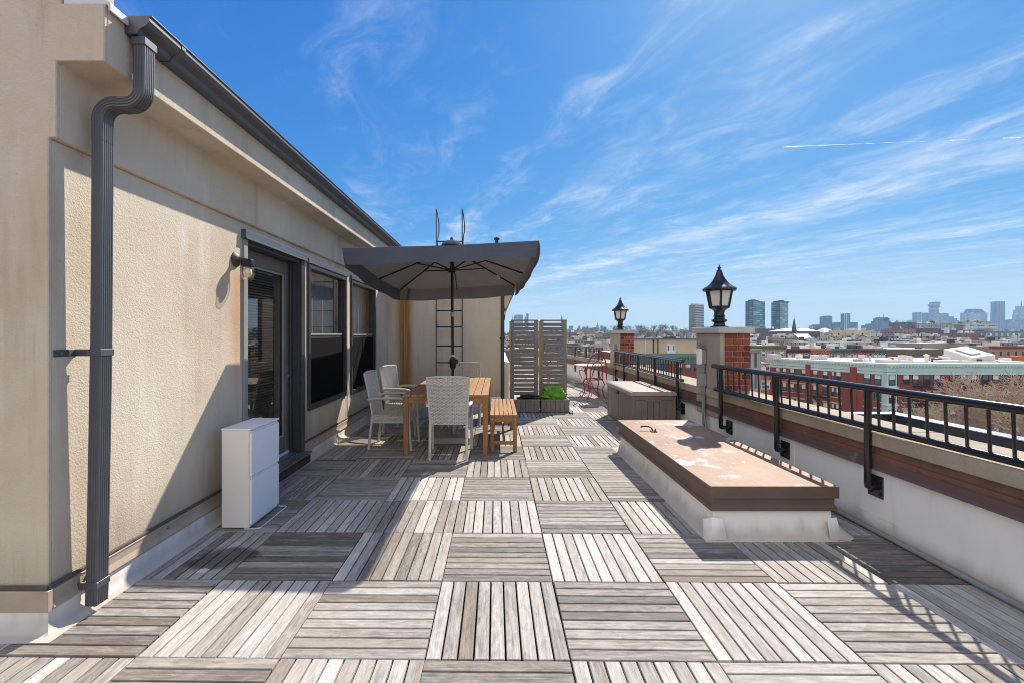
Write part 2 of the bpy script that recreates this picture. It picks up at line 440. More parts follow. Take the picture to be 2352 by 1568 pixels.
m_pot = plain('olive_glaze', C(150,150,50), 0.4); m_bin = plain('pale_blue_plastic', C(170,190,215), 0.4)
m_yellow = plain('yellow_label', C(225,205,110), 0.5)
m_jar = make_glass('ribbed_lamp_glass', 0.97, (1,0.97,0.9,1)); m_bulb = plain('frosted_bulb', C(236,222,190), 0.4)
m_rustfit = plain('brown_lamp_metal', C(92,74,66), 0.45, 0.25, 20)
m_boxgrey = plain('outlet_cover_plastic', C(206,206,204), 0.45, 0.06, 10); m_boxmetal = plain('dull_box_metal', C(150,150,148), 0.45, 0.1, 10)
HAZE = 0.00013; EXPO = 0.77
# ================================================================ DECK
T = 0.66
def yield_slat(mb, r, cx, y0, x0, x1, yy0, yy1, along_y, tone, ang, jx, jy, dz):
    if 1.60 < x0 and x1 < 2.40 and 3.40 < yy0 and yy1 < 5.75: return
    val = min(1, max(0, tone + r.gauss(0, 0.14))); brown = 1.0 if r.random() < 0.025 else r.random()**5*0.8
    col = (val, r.random(), brown)
    z0, z1 = -0.022 + dz, dz
    c = 0.0022
    def T2(x, y, z):
        xx, yy = x - cx - T/2, y - y0 - T/2
        X = cx + T/2 + xx - yy*ang + jx; Yv = y0 + T/2 + yy + xx*ang + jy
        return (X, Yv - 0.012*X, z)
    vs = [T2(x0,yy0,z0),T2(x1,yy0,z0),T2(x1,yy1,z0),T2(x0,yy1,z0),
          T2(x0,yy0,z1-c),T2(x1,yy0,z1-c),T2(x1,yy1,z1-c),T2(x0,yy1,z1-c),
          T2(x0+c,yy0+c,z1),T2(x1-c,yy0+c,z1),T2(x1-c,yy1-c,z1),T2(x0+c,yy1-c,z1)]
    fs = [(0,1,5,4),(1,2,6,5),(2,3,7,6),(3,0,4,7),(4,5,9,8),(5,6,10,9),(6,7,11,10),(7,4,8,11),(8,9,10,11)]
    L = (yy1-yy0) if along_y else (x1-x0)
    W = (x1-x0) if along_y else (yy1-yy0)
    q = [(0,0),(L,0),(L,W),(0,W)] if not along_y else [(0,0),(0,W),(L,W),(L,0)]
    uvs = [[(0,0),(L,0),(L,.01),(0,.01)]]*8 + [q]
    mb.add(vs, fs, 0, col, uvs)
def build_deck():
    mb = MB(); r = random.Random(3)
    x_edge = 0.335; n = 9; gap = 0.0088; w = T / n
    for j in range(-3, 36):
        for i in range(-7, 6):
            cx = x_edge + i*T; y0 = 2.076 + j*T
            if (cx + T < -2.2 and y0 > 2.2) or cx > 2.84: continue
            if y0 > 9.3 and cx + T < 0.1: continue
            if y0 > 24.5: continue
            ang = r.uniform(-0.004, 0.004); jx = r.uniform(-0.003, 0.003); jy = r.uniform(-0.003, 0.003)
            tone = r.gauss(0.5, 0.11)
            along_y = (i + j) % 2 == 1
            if (i, j) in ((-2, 2), (1, 4)): along_y = not along_y
            tone += 0.08 if along_y else -0.11
            dz = r.uniform(-0.003, 0.002)
            for k in range(n):
                g = gap*0.5
                a0, a1 = k*w + g, (k+1)*w - g
                b0, b1 = 0.003, T - 0.003
                if along_y: x0, x1, yy0, yy1 = cx+a0, cx+a1, y0+b0, y0+b1
                else: x0, x1, yy0, yy1 = cx+b0, cx+b1, y0+a0, y0+a1
                x1 = min(x1, 2.82); pieces = []
                if x0 < -2.16 and yy1 > 2.2:
                    if yy0 < 2.19: pieces.append((x0, min(x1,-2.155), yy0, 2.2))
                    x0 = -2.155
                if x1 - x0 >= 0.02: pieces.append((x0, x1, yy0, yy1))
                for (x0, x1, yy0, yy1) in pieces: yield_slat(mb, r, cx, y0, x0, x1, yy0, yy1, along_y, tone, ang, jx, jy, dz)
    return structure(mb.build('deck', m_deck))
build_deck()
b = MB(); b.box(-2.3, 2.9, 2.3, 25.2, -0.30, -0.030); b.box(-4.6, 2.9, -1.5, 2.2995, -0.30, -0.030)
structure(b.build('deck_base', m_under))

# ================================================================ PENTHOUSE (left building)
WX = -2.2; YF = 2.275; YB = 9.3
pent = thing('penthouse', 'beige stucco penthouse with dark gutter, glass door and two black windows along the deck', 'building', (-2.2, 2.275, 0))
w = MB()
TH = 0.30
ops = [(4.03, 5.15, 0.14, 2.29), (5.36, 6.68, 0.60, 2.30), (6.93, 8.27, 0.58, 2.29)]
def wallbox(y0, y1, z0, z1): w.box(WX-TH, WX, y0, y1, z0, z1)
y = YF
for (a, b_, z0, z1) in ops:
    wallbox(y, a, 0, 2.431); wallbox(a, b_, 0, z0); wallbox(a, b_, z1, 2.431); y = b_
wallbox(y, YB, 0, 2.431)
w.box(-4.5, WX-TH, YF, YF+0.3, 0, 4.2)                       # end wall facing the viewer
w.box(WX-TH, -2.139, YF, YF+0.3, 3.09, 4.2)
w.sweep([(WX-TH,2.431),(-2.163,2.431),(-2.163,2.806),(-1.926,2.806),(-1.926,3.088),(WX-TH,3.088)], (YF, YB))
pw = w.build('wall', m_stucco, pent, bevel=0.006)
w = MB(); w.sweep([(-4.5,0),(-2.2,0),(-2.2,2.431),(-2.163,2.431),(-2.163,2.806),(-1.926,2.806),(-1.926,3.088),(-2.139,3.088),(-2.139,4.2),(-4.5,4.2)], (YF-0.02, YF-0.0005)); w.build('end_wall', m_stucco, pent, bevel=0.004)
# roof slab and dark interior
b = MB(); b.box(-6.0, -2.51, 2.58, 9.3, 2.5, 2.9); b.box(-6.0, -5.9, 2.58, 9.3, -0.2, 2.5); b.box(-6.0, -2.51, 2.6, 9.3, -0.2, -0.1)
b.build('roof', m_under, pent)
b = MB()
b.sweep([(-2.135,3.088),(-1.915,3.088),(-1.915,3.06),(-1.905,3.06),(-1.905,3.10),(-2.02,3.19),(-2.135,3.19)], (YF-0.012, YB))
b.build('roof_edge', m_metalwhite, pent, bevel=0.004)
# base flashing strip + membrane upstand
b = MB(); b.sweep([(-2.2,0.118),(-2.176,0.118),(-2.170,0.130),(-2.184,0.165),(-2.184,0.20),(-2.178,0.215),(-2.2,0.225)], (YF-0.0205, 3.98))
b.sweep([(-2.2,0.118),(-2.176,0.118),(-2.170,0.130),(-2.184,0.165),(-2.184,0.20),(-2.178,0.215),(-2.2,0.225)], (5.2, YB))
b.box(-4.5, -2.176, YF-0.046, YF-0.0205, 0.118, 0.22)
b.build('base_flashing', m_strip, pent, bevel=0.002)
b = MB(); b.tube([(-2.19,YF-0.03,0.232),(-2.19,3.0,0.229),(-2.19,3.97,0.233)], 0.011, 6)
b.tube([(-2.19,5.22,0.236),(-2.19,7.0,0.24),(-2.19,YB,0.236)], 0.011, 6); b.tube([(-4.5,YF-0.03,0.23),(-2.19,YF-0.03,0.232)], 0.011, 6)
b.build('caulk_line', m_caulk, pent)
b = MB()
prof = [(0.0,0.119),(0.011,0.119),(0.013,0.06),(0.025,0.028),(0.05,0.010),(0.072,0.004),(0.072,-0.02)]; YE_ = YF-0.02
vs = [(-4.5,YE_-d_,z_) for d_, z_ in prof] + [(-2.2+d_,YE_-d_,z_) for d_, z_ in prof] + [(-2.2+d_,YB,z_) for d_, z_ in prof]; n_ = len(prof)
b.add(vs, [(i_*n_+j_, i_*n_+j_+1, (i_+1)*n_+j_+1, (i_+1)*n_+j_) for i_ in range(2) for j_ in range(n_-1)])
b.build('base_membrane', m_memb, pent, smooth=40)
for yy in (2.45, 3.05, 3.66, 5.5, 6.2, 6.9, 7.7, 8.5):
    b = MB(); b.tube([(-2.186,yy,0.185),(-2.172,yy,0.185)], 0.009, 8); b.build('fixing_screw', m_steel, pent)
# ---- gutter (K style) and downspout
g = MB()
gx = -1.926
o1 = [(gx,3.112),(gx,3.02),(gx+0.062,3.02),(gx+0.075,3.045),(gx+0.112,3.065),(gx+0.13,3.085),(gx+0.13,3.112)]
i1 = [(gx+0.13-0.005,3.112),(gx+0.124,3.088),(gx+0.108,3.070),(gx+0.072,3.050),(gx+0.058,3.026),(gx+0.006,3.026),(gx+0.006,3.112)]
g.sweep(o1 + i1, (2.385, 9.25))
g.sweep(o1, (2.378, 2.386)); g.sweep(o1, (9.249, 9.256))
gut = g.build('gutter', m_gutter, pent)
g = MB()
for yy in (2.62, 5.6, 8.3):
    o2 = [(x+0.004 if x > gx else x, z-0.004 if z < 3.05 else z+0.003) for x, z in o1]
    g.sweep(o2 + [(x, z) for x, z in i1[:0]], (yy, yy+0.03))
g.box(gx+0.118, gx+0.137, 2.385, 9.25, 3.1121, 3.118)
g.build('gutter_lip', m_gutter, gut)
d = MB()
def spout(path, wx=0.056, wy=0.076):
    """corrugated rectangular pipe along a path in the XZ plane"""
    pts = [Vector(p) for p in path]; ring = []
    sec = []
    n = 6
    for k in range(n):                                     # ribs on the face towards the deck and the opposite one
        y0 = -wy/2 + wy*k/n; st = wy/n
        sec += [(wx/2, y0+st*0.12), (wx/2+0.0035, y0+st*0.3), (wx/2+0.0035, y0+st*0.7), (wx/2, y0+st*0.88)]
    n = 4
    for k in range(n):
        x0 = wx/2 - wx*k/n; st = wx/n
        sec += [(x0-st*0.12, wy/2), (x0-st*0.35, wy/2+0.003), (x0-st*0.65, wy/2+0.003), (x0-st*0.88, wy/2)]
    sec += [(-wx/2, wy/2), (-wx/2, -wy/2)]
    for k in range(n):
        x0 = -wx/2 + wx*k/n; st = wx/n
        sec += [(x0+st*0.12, -wy/2), (x0+st*0.35, -wy/2-0.003), (x0+st*0.65, -wy/2-0.003), (x0+st*0.88, -wy/2)]
    vs = []
    for i, p in enumerate(pts):
        dr = (pts[min(i+1,len(pts)-1)] - pts[max(i-1,0)]).normalized()      # travels downwards
        sx = Vector((-dr.z, 0, dr.x))                                       # local +x across the pipe
        for a, bb in sec: vs.append(p + sx*a + Vector((0,1,0))*bb)
    k = len(sec); fs = []
    for i in range(len(pts)-1):
        for j in range(k): fs.append((i*k+j, i*k+(j+1)%k, (i+1)*k+(j+1)%k, (i+1)*k+j))
    fs += [tuple(range(k)), tuple(reversed(range((len(pts)-1)*k, len(pts)*k)))]
    d.add(vs, [tuple(reversed(f)) for f in fs])
YP = 2.437
spout([(-1.868,YP,3.02),(-1.872,YP,2.76)])
def arc(c, r, a0, a1, n): return [(c[0]+r*math.cos(R(a0+(a1-a0)*i/n)), YP, c[1]+r*math.sin(R(a0+(a1-a0)*i/n))) for i in range(n+1)]
path = [(-1.872,YP,2.762)] + arc((-1.952,2.752), 0.08, 0, -72, 7) + arc((-1.952-0.155,2.752-0.14-0.085), 0.085, 76, 172, 8)
path += [(-2.100-0.09,YP,2.49)]
# shift the lower bend so that the pipe runs down close to the wall
low = (-2.088, 2.48)
path = [(-1.872,YP,2.762)] + arc((-1.952,2.755), 0.08, 0, -70, 7) + arc((-2.003,2.595), 0.085, 72, 175, 8)
path += [(low[0],YP,low[1])]
spout(path)
spout([(low[0],YP,low[1]+0.006),(-2.096,YP,1.40)], 0.054, 0.074)
spout([(-2.096,YP,1.41),(-2.118,YP,0.14)], 0.055, 0.075)
spout([(-2.117,YP,0.16),(-2.121,YP,0.05)], 0.057, 0.078)
dn = d.build('downspout', m_gutter, pent, smooth=25)
for z, x in ((1.372,-2.097),(0.155,-2.118)):
    b = MB(); b.box(x-0.033, x+0.0345, YP-0.044, YP+0.044, z-0.018, z+0.018)
    b.box(-2.199, -2.194, YP-0.16, YP-0.03, z-0.018, z+0.018); b.box(-2.196, x-0.03, YP-0.046, YP-0.040, z-0.018, z+0.018)
    b.tube([(-2.194,YP-0.125,z),(-2.186,YP-0.125,z)], 0.008, 8, 1)
    b.build('pipe_bracket', [m_gutter, m_steel], dn, bevel=0.002)
# outlet collar under the gutter
b = MB(); b.box(-1.905, -1.832, YP-0.046, YP+0.046, 2.975, 3.0195); b.build('outlet_collar', m_gutter, dn, bevel=0.004)

# ---- door
door = None
b = MB()
XD = -2.32
b.box(-2.36, XD+0.02, 4.06, 4.16, 0.16, 2.25); b.box(-2.36, XD+0.02, 5.0, 5.11, 0.16, 2.25)
b.box(-2.36, XD+0.02, 4.16, 5.0, 2.11, 2.25); b.box(-2.36, XD+0.02, 4.16, 5.0, 0.16, 0.36)
door = b.build('door', m_taupe, pent, bevel=0.006)
b = MB()
for a in (4.165, 4.975): b.box(-2.325, -2.309, a, a+0.02, 0.36, 2.11)
b.box(-2.325, -2.309, 4.185, 4.975, 2.09, 2.11); b.box(-2.325, -2.309, 4.185, 4.975, 0.36, 0.38)
b.build('glazing_bead', m_lighttrim, door)
b = MB(); b.quad((-2.338,4.16,0.36),(-2.338,5.0,0.36),(-2.338,5.0,2.11),(-2.338,4.16,2.11)); b.build('glass', m_glass, door)
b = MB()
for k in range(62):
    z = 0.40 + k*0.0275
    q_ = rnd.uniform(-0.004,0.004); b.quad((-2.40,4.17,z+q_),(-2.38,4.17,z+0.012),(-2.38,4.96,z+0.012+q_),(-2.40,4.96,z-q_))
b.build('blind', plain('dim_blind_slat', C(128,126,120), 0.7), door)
b = MB(); b.tube([(-2.299,5.055,1.02),(-2.27,5.055,1.02),(-2.262,5.02,1.02),(-2.262,4.95,1.015)], 0.009, 8); b.box(-2.301,-2.297,5.035,5.075,0.93,1.11)
b.build('handle', m_steel, door)
b = MB()
b.box(-2.36, WX+0.004, 5.11, 5.15, 0.14, 2.29); b.box(-2.36, WX+0.004, 4.03, 4.06, 0.14, 2.29); b.box(-2.36, WX+0.004, 4.06, 5.11, 2.25, 2.29)
b.box(WX+0.004, WX+0.022, 5.13, 5.232, 0.14, 2.29); b.box(-2.29, -2.27, 5.07, 5.11, 0.16, 2.25)
b.build('door_frame', m_frame, pent, bevel=0.003)
b = MB(); b.box(WX, WX+0.020, 3.968, 4.031, 0.14, 2.29); b.build('door_trim', m_lighttrim, pent, bevel=0.003)
b = MB(); b.box(WX, WX+0.045, 3.955, 5.24, 2.292, 2.368); b.box(WX+0.045, WX+0.05, 3.955, 5.24, 2.285, 2.30)
b.build('door_head', m_lintel, pent, bevel=0.004)
b = MB(); b.box(-2.36, -2.215, 4.03, 5.15, 0.1405, 0.16, 1); b.box(-2.215, -2.09, 4.0, 5.21, 0.128, 0.150, 1); b.box(-2.199, -2.105, 4.01, 5.20, 0.03, 0.127, 0)
b.box(-2.31, -2.295, 4.06, 5.11, 0.16, 0.20, 2)
b.build('door_sill', [plain('dark_red_sill', C(70,54,54), 0.6, 0.25, 12), m_steel, m_metalwhite], pent, bevel=0.004)
# ---- windows
def dh_window(y0, y1, z0, z1):
    b = MB(); e = 0.055
    b.box(-2.33, WX+0.024, y0, y0+e, z0, z1); b.box(-2.33, WX+0.024, y1-e-0.02, y1, z0, z1)
    b.box(-2.33, WX+0.024, y0+e, y1-e-0.02, z1-e, z1); b.box(-2.33, WX+0.03, y0+e, y1-e-0.02, z0, z0+e+0.015)
    zm = z0 + (z1-z0)*0.505
    b.box(-2.26, -2.222, y0+e, y1-e-0.02, zm-0.03, zm+0.012)
    b.box(-2.25, -2.215, y0+e, y0+e+0.03, zm+0.012, z1-e); b.box(-2.25, -2.215, y1-e-0.06, y1-e-0.02, zm+0.012, z1-e)
    win = b.build('window', m_frame, pent, bevel=0.004)
    b = MB(); b.box(WX, WX+0.034, y0-0.03, y1+0.02, z1+0.001, z1+0.055); b.build('window_head', m_lintel, win, bevel=0.003)
    b = MB(); b.quad((-2.233,y0+e+0.03,zm+0.012),(-2.233,y1-e-0.06,zm+0.012),(-2.233,y1-e-0.06,z1-e),(-2.233,y0+e+0.03,z1-e)); b.build('upper_pane', m_glass, win)
    b = MB(); b.quad((-2.26,y0+e,z0+e+0.015),(-2.26,y1-e-0.02,z0+e+0.015),(-2.26,y1-e-0.02,zm-0.03),(-2.26,y0+e,zm-0.03)); b.build('lower_pane', m_glass, win)
    b = MB(); b.box(-2.215, -2.212, y0+e+0.001, y1-e-0.021, z0+e+0.016, zm-0.031); b.build('insect_screen', m_screen, win)
    b = MB(); b.box(-2.231, -2.214, y0+e+0.03, y1-e-0.06, zm+0.0121, zm+0.035); b.build('sash_rail', m_lighttrim, win)
    b = MB(); n = 60; vs = []
    for k in range(n+1):
        yy = y0+e + (y1-y0-2*e)*k/n; xx = -2.36 + 0.022*math.sin(k*1.15) + 0.012*math.sin(k*0.41+1)
        vs += [(xx, yy, z0+0.1), (xx, yy, z1-0.02)]
    b.add(vs, [(2*k, 2*k+2, 2*k+3, 2*k+1) for k in range(n)])
    b.build('curtain', plain('grey_curtain', C(158,160,158), 0.9, 0.1), win, smooth=60)
dh_window(5.335, 6.70, 0.575, 2.285); dh_window(6.905, 8.30, 0.555, 2.285)
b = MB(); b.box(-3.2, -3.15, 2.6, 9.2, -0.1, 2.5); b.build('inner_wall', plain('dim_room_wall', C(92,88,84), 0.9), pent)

# ---- rear wing: wall facing the viewer, side wall with eave
wing = thing('rear_wing', 'rear stucco wing of the penthouse with a rust streak, facing the dining table', 'building', (-1.0, 9.3, 0))
b = MB(); b.box(-5.0, 0.079, 9.3, 24.5, 0, 3.05)
b.build('wall', m_stucco_rust, wing)
b = MB(); b.box(-5.0, 0.10, 9.26, 24.5, 3.051, 3.12); b.build('roof_edge', m_gutter, wing, bevel=0.01)
b = MB()
b.sweep([(0.0795,2.42),(0.33,2.38),(0.36,2.40),(0.40,2.60),(0.38,2.66),(0.0795,2.85)], (9.42, 24.4)); b.build('eave', m_stucco, wing, bevel=0.006)
b = MB(); b.sweep([(0.361,2.42),(0.40,2.42),(0.475,2.56),(0.475,2.6),(0.401,2.6)], (9.40, 24.4)); b.tube([(0.43,24.4,2.45),(0.40,24.4,2.2),(0.2,24.4,2.05),(0.14,24.4,1.9),(0.14,24.4,0.1)], 0.035, 8)
b.build('gutter', m_gutter, wing)
b = MB(); b.box(0.0795, 0.155, 9.285, 9.36, 0.05, 3.05); b.box(0.06,0.165,9.275,9.37,1.36,1.40); b.build('downspout', m_frame, wing, bevel=0.004)
b = MB(); b.box(0.0795, 0.25, 9.55, 24.4, 0, 0.84); b.sweep([(0.0795,0.841),(0.262,0.841),(0.262,0.87),(0.0795,0.93)], (9.54, 24.41)); b.build('white_cladding', m_memb, wing, bevel=0.004)
b = MB(); b.sweep([(9.3,0.2),(9.28,0.2),(9.275,0.12),(9.25,0.03),(9.22,0.004),(9.22,-0.02),(9.3,-0.02)], (-2.13, 0.079), 'X')
b.build('base_membrane', m_memb, wing, smooth=40)
b = MB(); b.tube([(0.0,9.75,3.05),(0.0,9.75,3.45)], 0.035, 10); b.lathe([(0.06,0),(0.06,0.04),(0.02,0.06)], (0.0,9.75,3.45), 10)
b.build('vent_pipe', m_black, wing)

# ---- wall lamps
def jar_lamp(loc, rotz, label):
    t = thing('wall_lamp', label, 'wall lamp', loc)
    b = MB(); b.M = Matrix.Rotation(R(90), 4, 'Y'); b.lathe([(0.062,0),(0.062,0.012),(0.045,0.028),(0.026,0.04)], (0,0,0), 18); b.M = None
    b.tube([(0.03,0,0),(0.07,0,0.0),(0.095,0,-0.012),(0.105,0,-0.03)], [0.024,0.02,0.022,0.03], 10)
    o = b.build('backplate', m_rustfit, None, smooth=40); o.parent = t
    b = MB(); b.lathe([(0.046,0),(0.050,-0.01),(0.050,-0.055),(0.044,-0.06)], (0.105,0,0.0), 18); o = b.build('collar', m_black, None, smooth=40); o.parent = t
    b = MB(); pr = [(0.040,-0.06),(0.047,-0.075),(0.052,-0.09),(0.049,-0.10),(0.054,-0.11),(0.050,-0.12),(0.053,-0.132),(0.047,-0.145),(0.040,-0.165),(0.030,-0.172)]
    b.lathe(pr, (0.105,0,0), 20); o = b.build('glass_jar', m_jar, None, smooth=50); o.parent = t
    b = MB(); b.lathe([(0.012,-0.06),(0.03,-0.085),(0.034,-0.115),(0.026,-0.14),(0.01,-0.15)], (0.105,0,0), 14); o = b.build('bulb', m_bulb, None, smooth=60); o.parent = t
    t.rotation_euler = (0,0,rotz); return t
jar_lamp((-2.199, 3.866, 2.09), 0, 'small bronze wall lamp with a ribbed glass jar beside the glass door')
jar_lamp((0.08, 12.0, 2.12), 0, 'jar lamp under the eave of the rear wing, the nearer of two')
jar_lamp((0.08, 16.0, 2.05), 0, 'jar lamp under the eave of the rear wing, the farther of two')

# ---- roof ladder
lad = thing('roof_ladder', 'thin black metal roof ladder fixed to the rear stucco wall behind the table', 'ladder', (-0.96, 9.2, 0.3))
yl = 9.18; xl, xr = PX(1002, yl), PX(1061.5, yl)
for x in (xl, xr):
    b = MB(); b.tube([(x,yl,0.35),(x,yl,PZ(480,yl))], 0.011, 8)
    b.tube([(x,yl,PZ(481,yl)),(x+0.02,yl+0.05,PZ(492,yl)),(x+0.04,yl+0.12,PZ(512,yl)),(x+0.035,yl+0.16,PZ(528,yl)),(x+0.01,yl+0.18,PZ(541,yl)),(x,yl+0.15,3.13)], 0.011, 8)
    b.build('side_rail', m_rustfit if x == xl else m_black, lad, smooth=60)
for yy in (555, 586, 617, 648, 685, 714, 751, 794, 832, 866):
    b = MB(); b.tube([(xl,yl,PZ(yy,yl)),(xr,yl,PZ(yy,yl))], 0.012, 8); b.build('rung', m_black, lad, smooth=60)
for z in (0.5, 1.7, 2.9):
    for x in (xl, xr): b = MB(); b.bar((x,yl,z),(x,9.3,z), 0.03, 0.008); b.build('wall_bracket', m_black, lad)

# ================================================================ PARAPET, PILLARS, RAILINGS
PW = 2.82
bx = lambda y: -0.12*max(0.0, y-12.2)        # beyond the second pillar the wall turns left
par = thing('parapet_wall', 'long low white parapet wall with brown flashing and a pale stone coping', 'wall', (2.9, 6, 0))
def run(prof, ys, name, mat, par_, **k):
    b = MB(); n = len(prof)
    for i in range(len(ys)-1):
        a, c = ys[i], ys[i+1]
        vs = [(p[0]+bx(a), a, p[1]) for p in prof] + [(p[0]+bx(c), c, p[1]) for p in prof]
        b.add(vs, [(j,(j+1)%n,n+(j+1)%n,n+j) for j in range(n)] + ([tuple(reversed(range(n)))] if i == 0 else []) + ([tuple(range(n,2*n))] if i == len(ys)-2 else []))
    return b.build(name, mat, par_, **k)
YS = [-1.5, 12.2, 25.0]
run([(PW,-0.03),(3.22,-0.03),(3.22,0.60),(PW+0.004,0.60),(PW,0.47)], YS, 'base', m_memb, par)
run([(PW-0.03,0.472),(PW+0.01,0.472),(PW+0.01,0.645),(PW-0.012,0.645),(PW-0.016,0.59),(PW-0.030,0.585),(PW-0.024,0.55),(PW-0.036,0.545),(PW-0.036,0.495),(PW-0.046,0.474)], YS, 'flashing', m_trim, par)
b = MB(); r = random.Random(5); y = -1.5
while y < 24.8:
    L = 1.22 if y < 12 else 1.0
    y1 = min(y+L, 25.0)
    vs = []
    for yy in (y+0.004, y1-0.004):
        vs += [(PW-0.05+bx(yy),yy,0.646),(3.24+bx(yy),yy,0.646),(3.24+bx(yy),yy,0.748),(PW-0.05+bx(yy),yy,0.75)]
    b.add(vs, [(0,1,2,3),(7,6,5,4),(0,4,5,1),(1,5,6,2),(2,6,7,3),(3,7,4,0)], 0)
    y = y1
run([(PW-0.044,0.647),(3.23,0.647),(3.23,0.744),(PW-0.044,0.744)], YS, 'coping_mortar', m_mortar, par)
b.build('coping', m_coping, par, bevel=0.006)
# seams and patches of the membrane
b = MB()
for yy in (3.28, 4.35, 5.43, 6.6, 1.9):
    b.box(PW-0.003, PW, yy, yy+0.5, 0.0, 0.47)
b.box(PW-0.006, PW-0.003, 3.22, 3.62, 0.12, 0.47)
b.build('membrane_lap', m_memb, par, bevel=0.001)

def pillar(y0, y1, label, xl=2.86):
    t = thing('pillar', label, 'pillar', (xl+0.19, (y0+y1)/2, 0.75))
    x1 = xl + 0.375; z0, z1 = 0.40, 1.472
    b = MB(); b.box(xl+0.02, x1-0.012, y0+0.012, y1-0.012, z0, z1); b.build('mortar_core', m_mortar, t)
    b = MB(); b.box(xl-0.004, xl+0.05, y0+0.002, y1, z0, z1); b.build('concrete_face', m_conc, t, bevel=0.008)
    r = random.Random(int(y0*10)); b = MB(); course = (z1-z0)/15.0
    for k in range(15):
        za, zb = z0 + k*course + 0.0048, z0 + (k+1)*course - 0.0048
        xs = xl + 0.055; j = 0
        cuts = [xs, xs+0.10, xs+0.215, x1] if k % 2 else [xs, xs+0.165, xs+0.235, x1]
        for q in range(len(cuts)-1):
            p = r.uniform(-0.003, 0.003)
            b.box(cuts[q]+0.005, cuts[q+1]-(0.005 if q < len(cuts)-2 else 0), y0+p, y0+0.09, za, zb, 0, (r.random(), r.random(), 0))
        yy = y0 + (0.095 if k % 2 else 0.2)
        b.box(x1-0.08, x1+r.uniform(-0.002,0.002), y0+0.0905, yy-0.005, za, zb, 0, (r.random(), 0, 0)) if yy-y0 > 0.12 else None
        while yy < y1-0.01:
            ye = min(yy+0.19, y1); b.box(x1-0.08, x1+r.uniform(-0.003,0.003), yy+0.005, ye-0.004, za, zb, 0, (r.random(), 0, 0)); yy = ye
    b.build('brickwork', m_brick, t, bevel=0.004)
    b = MB(); b.box(xl-0.05, x1+0.035, y0-0.05, y1+0.05, z1+0.001, 1.552); b.build('cap', m_cap, t, bevel=0.008)
    return t
pillar(5.735, 6.42, 'nearer brick and concrete pillar carrying a lantern, with electrical boxes on its face', 2.79)
pillar(10.73, 11.45, 'farther brick and concrete pillar carrying a lantern, beyond the storage chest', 2.83)

def lantern(loc, label, k=1.0, rot=R(12)):
    t = thing('lantern', label, 'lamp', loc, 'lanterns on the parapet pillars')
    def put(mb, name, mat, par_=None, **kw):
        o = mb.build(name, mat, None, **kw); o.parent = par_ or t; return o
    b = MB(); b.lathe([(0.115,0),(0.115,0.012),(0.078,0.024),(0.068,0.055),(0.074,0.065),(0.098,0.082),(0.098,0.10),(0.072,0.115),(0.064,0.135),(0.078,0.15),(0.072,0.158),(0.066,0.165),(0.064,0.20),(0.074,0.228),(0.11,0.252)], (0,0,0), 24)
    put(b, 'base', m_blackcast, smooth=40)
    H = lambda r_, z, n=6: [(r_*math.cos(rot+2*math.pi*i/n), r_*math.sin(rot+2*math.pi*i/n), z) for i in range(n)]
    rb, rt, zb, zt = 0.124, 0.172, 0.262, 0.508
    b = MB(); b.lathe([(0.06,0.235),(0.112,0.248),(0.130,0.256),(0.130,0.285),(0.118,0.290)], (0,0,0), 6, rot=rot); b.lathe([(0.155,0.488),(0.168,0.49),(0.178,0.512),(0.15,0.512)], (0,0,0), 6, rot=rot)
    lo, hi = H(rb, zb), H(rt, zt)
    for i in range(6):
        dr = Vector((math.cos(rot+math.pi/3*i), math.sin(rot+math.pi/3*i), 0))
        b.bar(lo[i], hi[i], 0.026, 0.020, up=tuple(dr))
    put(b, 'frame', m_blackcast)
    b = MB(); lo, hi = H(rb-0.006, zb+0.02), H(rt-0.008, zt-0.01)
    for i in range(6): b.quad(lo[i], lo[(i+1)%6], hi[(i+1)%6], hi[i])
    put(b, 'glazing', m_frost)
    # flared roof with a scalloped rim
    b = MB(); n = 48; prof = [(0.228,0.0),(0.205,0.022),(0.175,0.040),(0.145,0.064),(0.115,0.095),(0.085,0.135),(0.058,0.185),(0.040,0.235),(0.030,0.262)]
    vs = []
    for k_, (r_, z) in enumerate(prof):
        for j in range(n):
            a = 2*math.pi*j/n; q = math.cos(math.pi/6)/math.cos(((a) % (math.pi/3)) - math.pi/6)
            fl = max(0, 1-k_/3.0)
            wav = -0.012*math.cos(a*12)*fl - 0.010*math.cos(a*6)*0 
            rr = r_*(0.45+0.55*q/1.0) if k_ < 8 else r_
            vs.append((rr*math.cos(a+rot), rr*math.sin(a+rot), 0.515+z+wav + (0.01*fl*(q-0.93)*6)))
    m = len(prof)
    fs = [(i*n+j, i*n+(j+1)%n, (i+1)*n+(j+1)%n, (i+1)*n+j) for i in range(m-1) for j in range(n)]
    vs2 = [(v[0]*0.97, v[1]*0.97, v[2]-0.008) for v in vs[:n]]; B0 = len(vs)
    fs += [((j+1)%n, j, B0+j, B0+(j+1)%n) for j in range(n)] + [tuple(reversed(range(B0, B0+n)))] + [tuple(range((m-1)*n, m*n))]
    b.add(vs+vs2, fs)
    rf = put(b, 'roof', m_blackcast, smooth=35)
    b = MB(); b.lathe([(0.034,0.772),(0.036,0.78),(0.018,0.786),(0.014,0.796),(0.025,0.806),(0.022,0.815),(0.010,0.826),(0.007,0.84),(0.004,0.85),(0.001,0.862)], (0,0,0), 14)
    put(b, 'finial', m_blackcast, rf, smooth=50)
    t.scale = (k,k,k); return t
lantern((2.935, 6.065, 1.552), 'black six-sided pillar lantern on the nearer brick pillar', 0.965)
lantern((2.975, 11.08, 1.552), 'black six-sided pillar lantern on the farther brick pillar', 0.93, R(20))

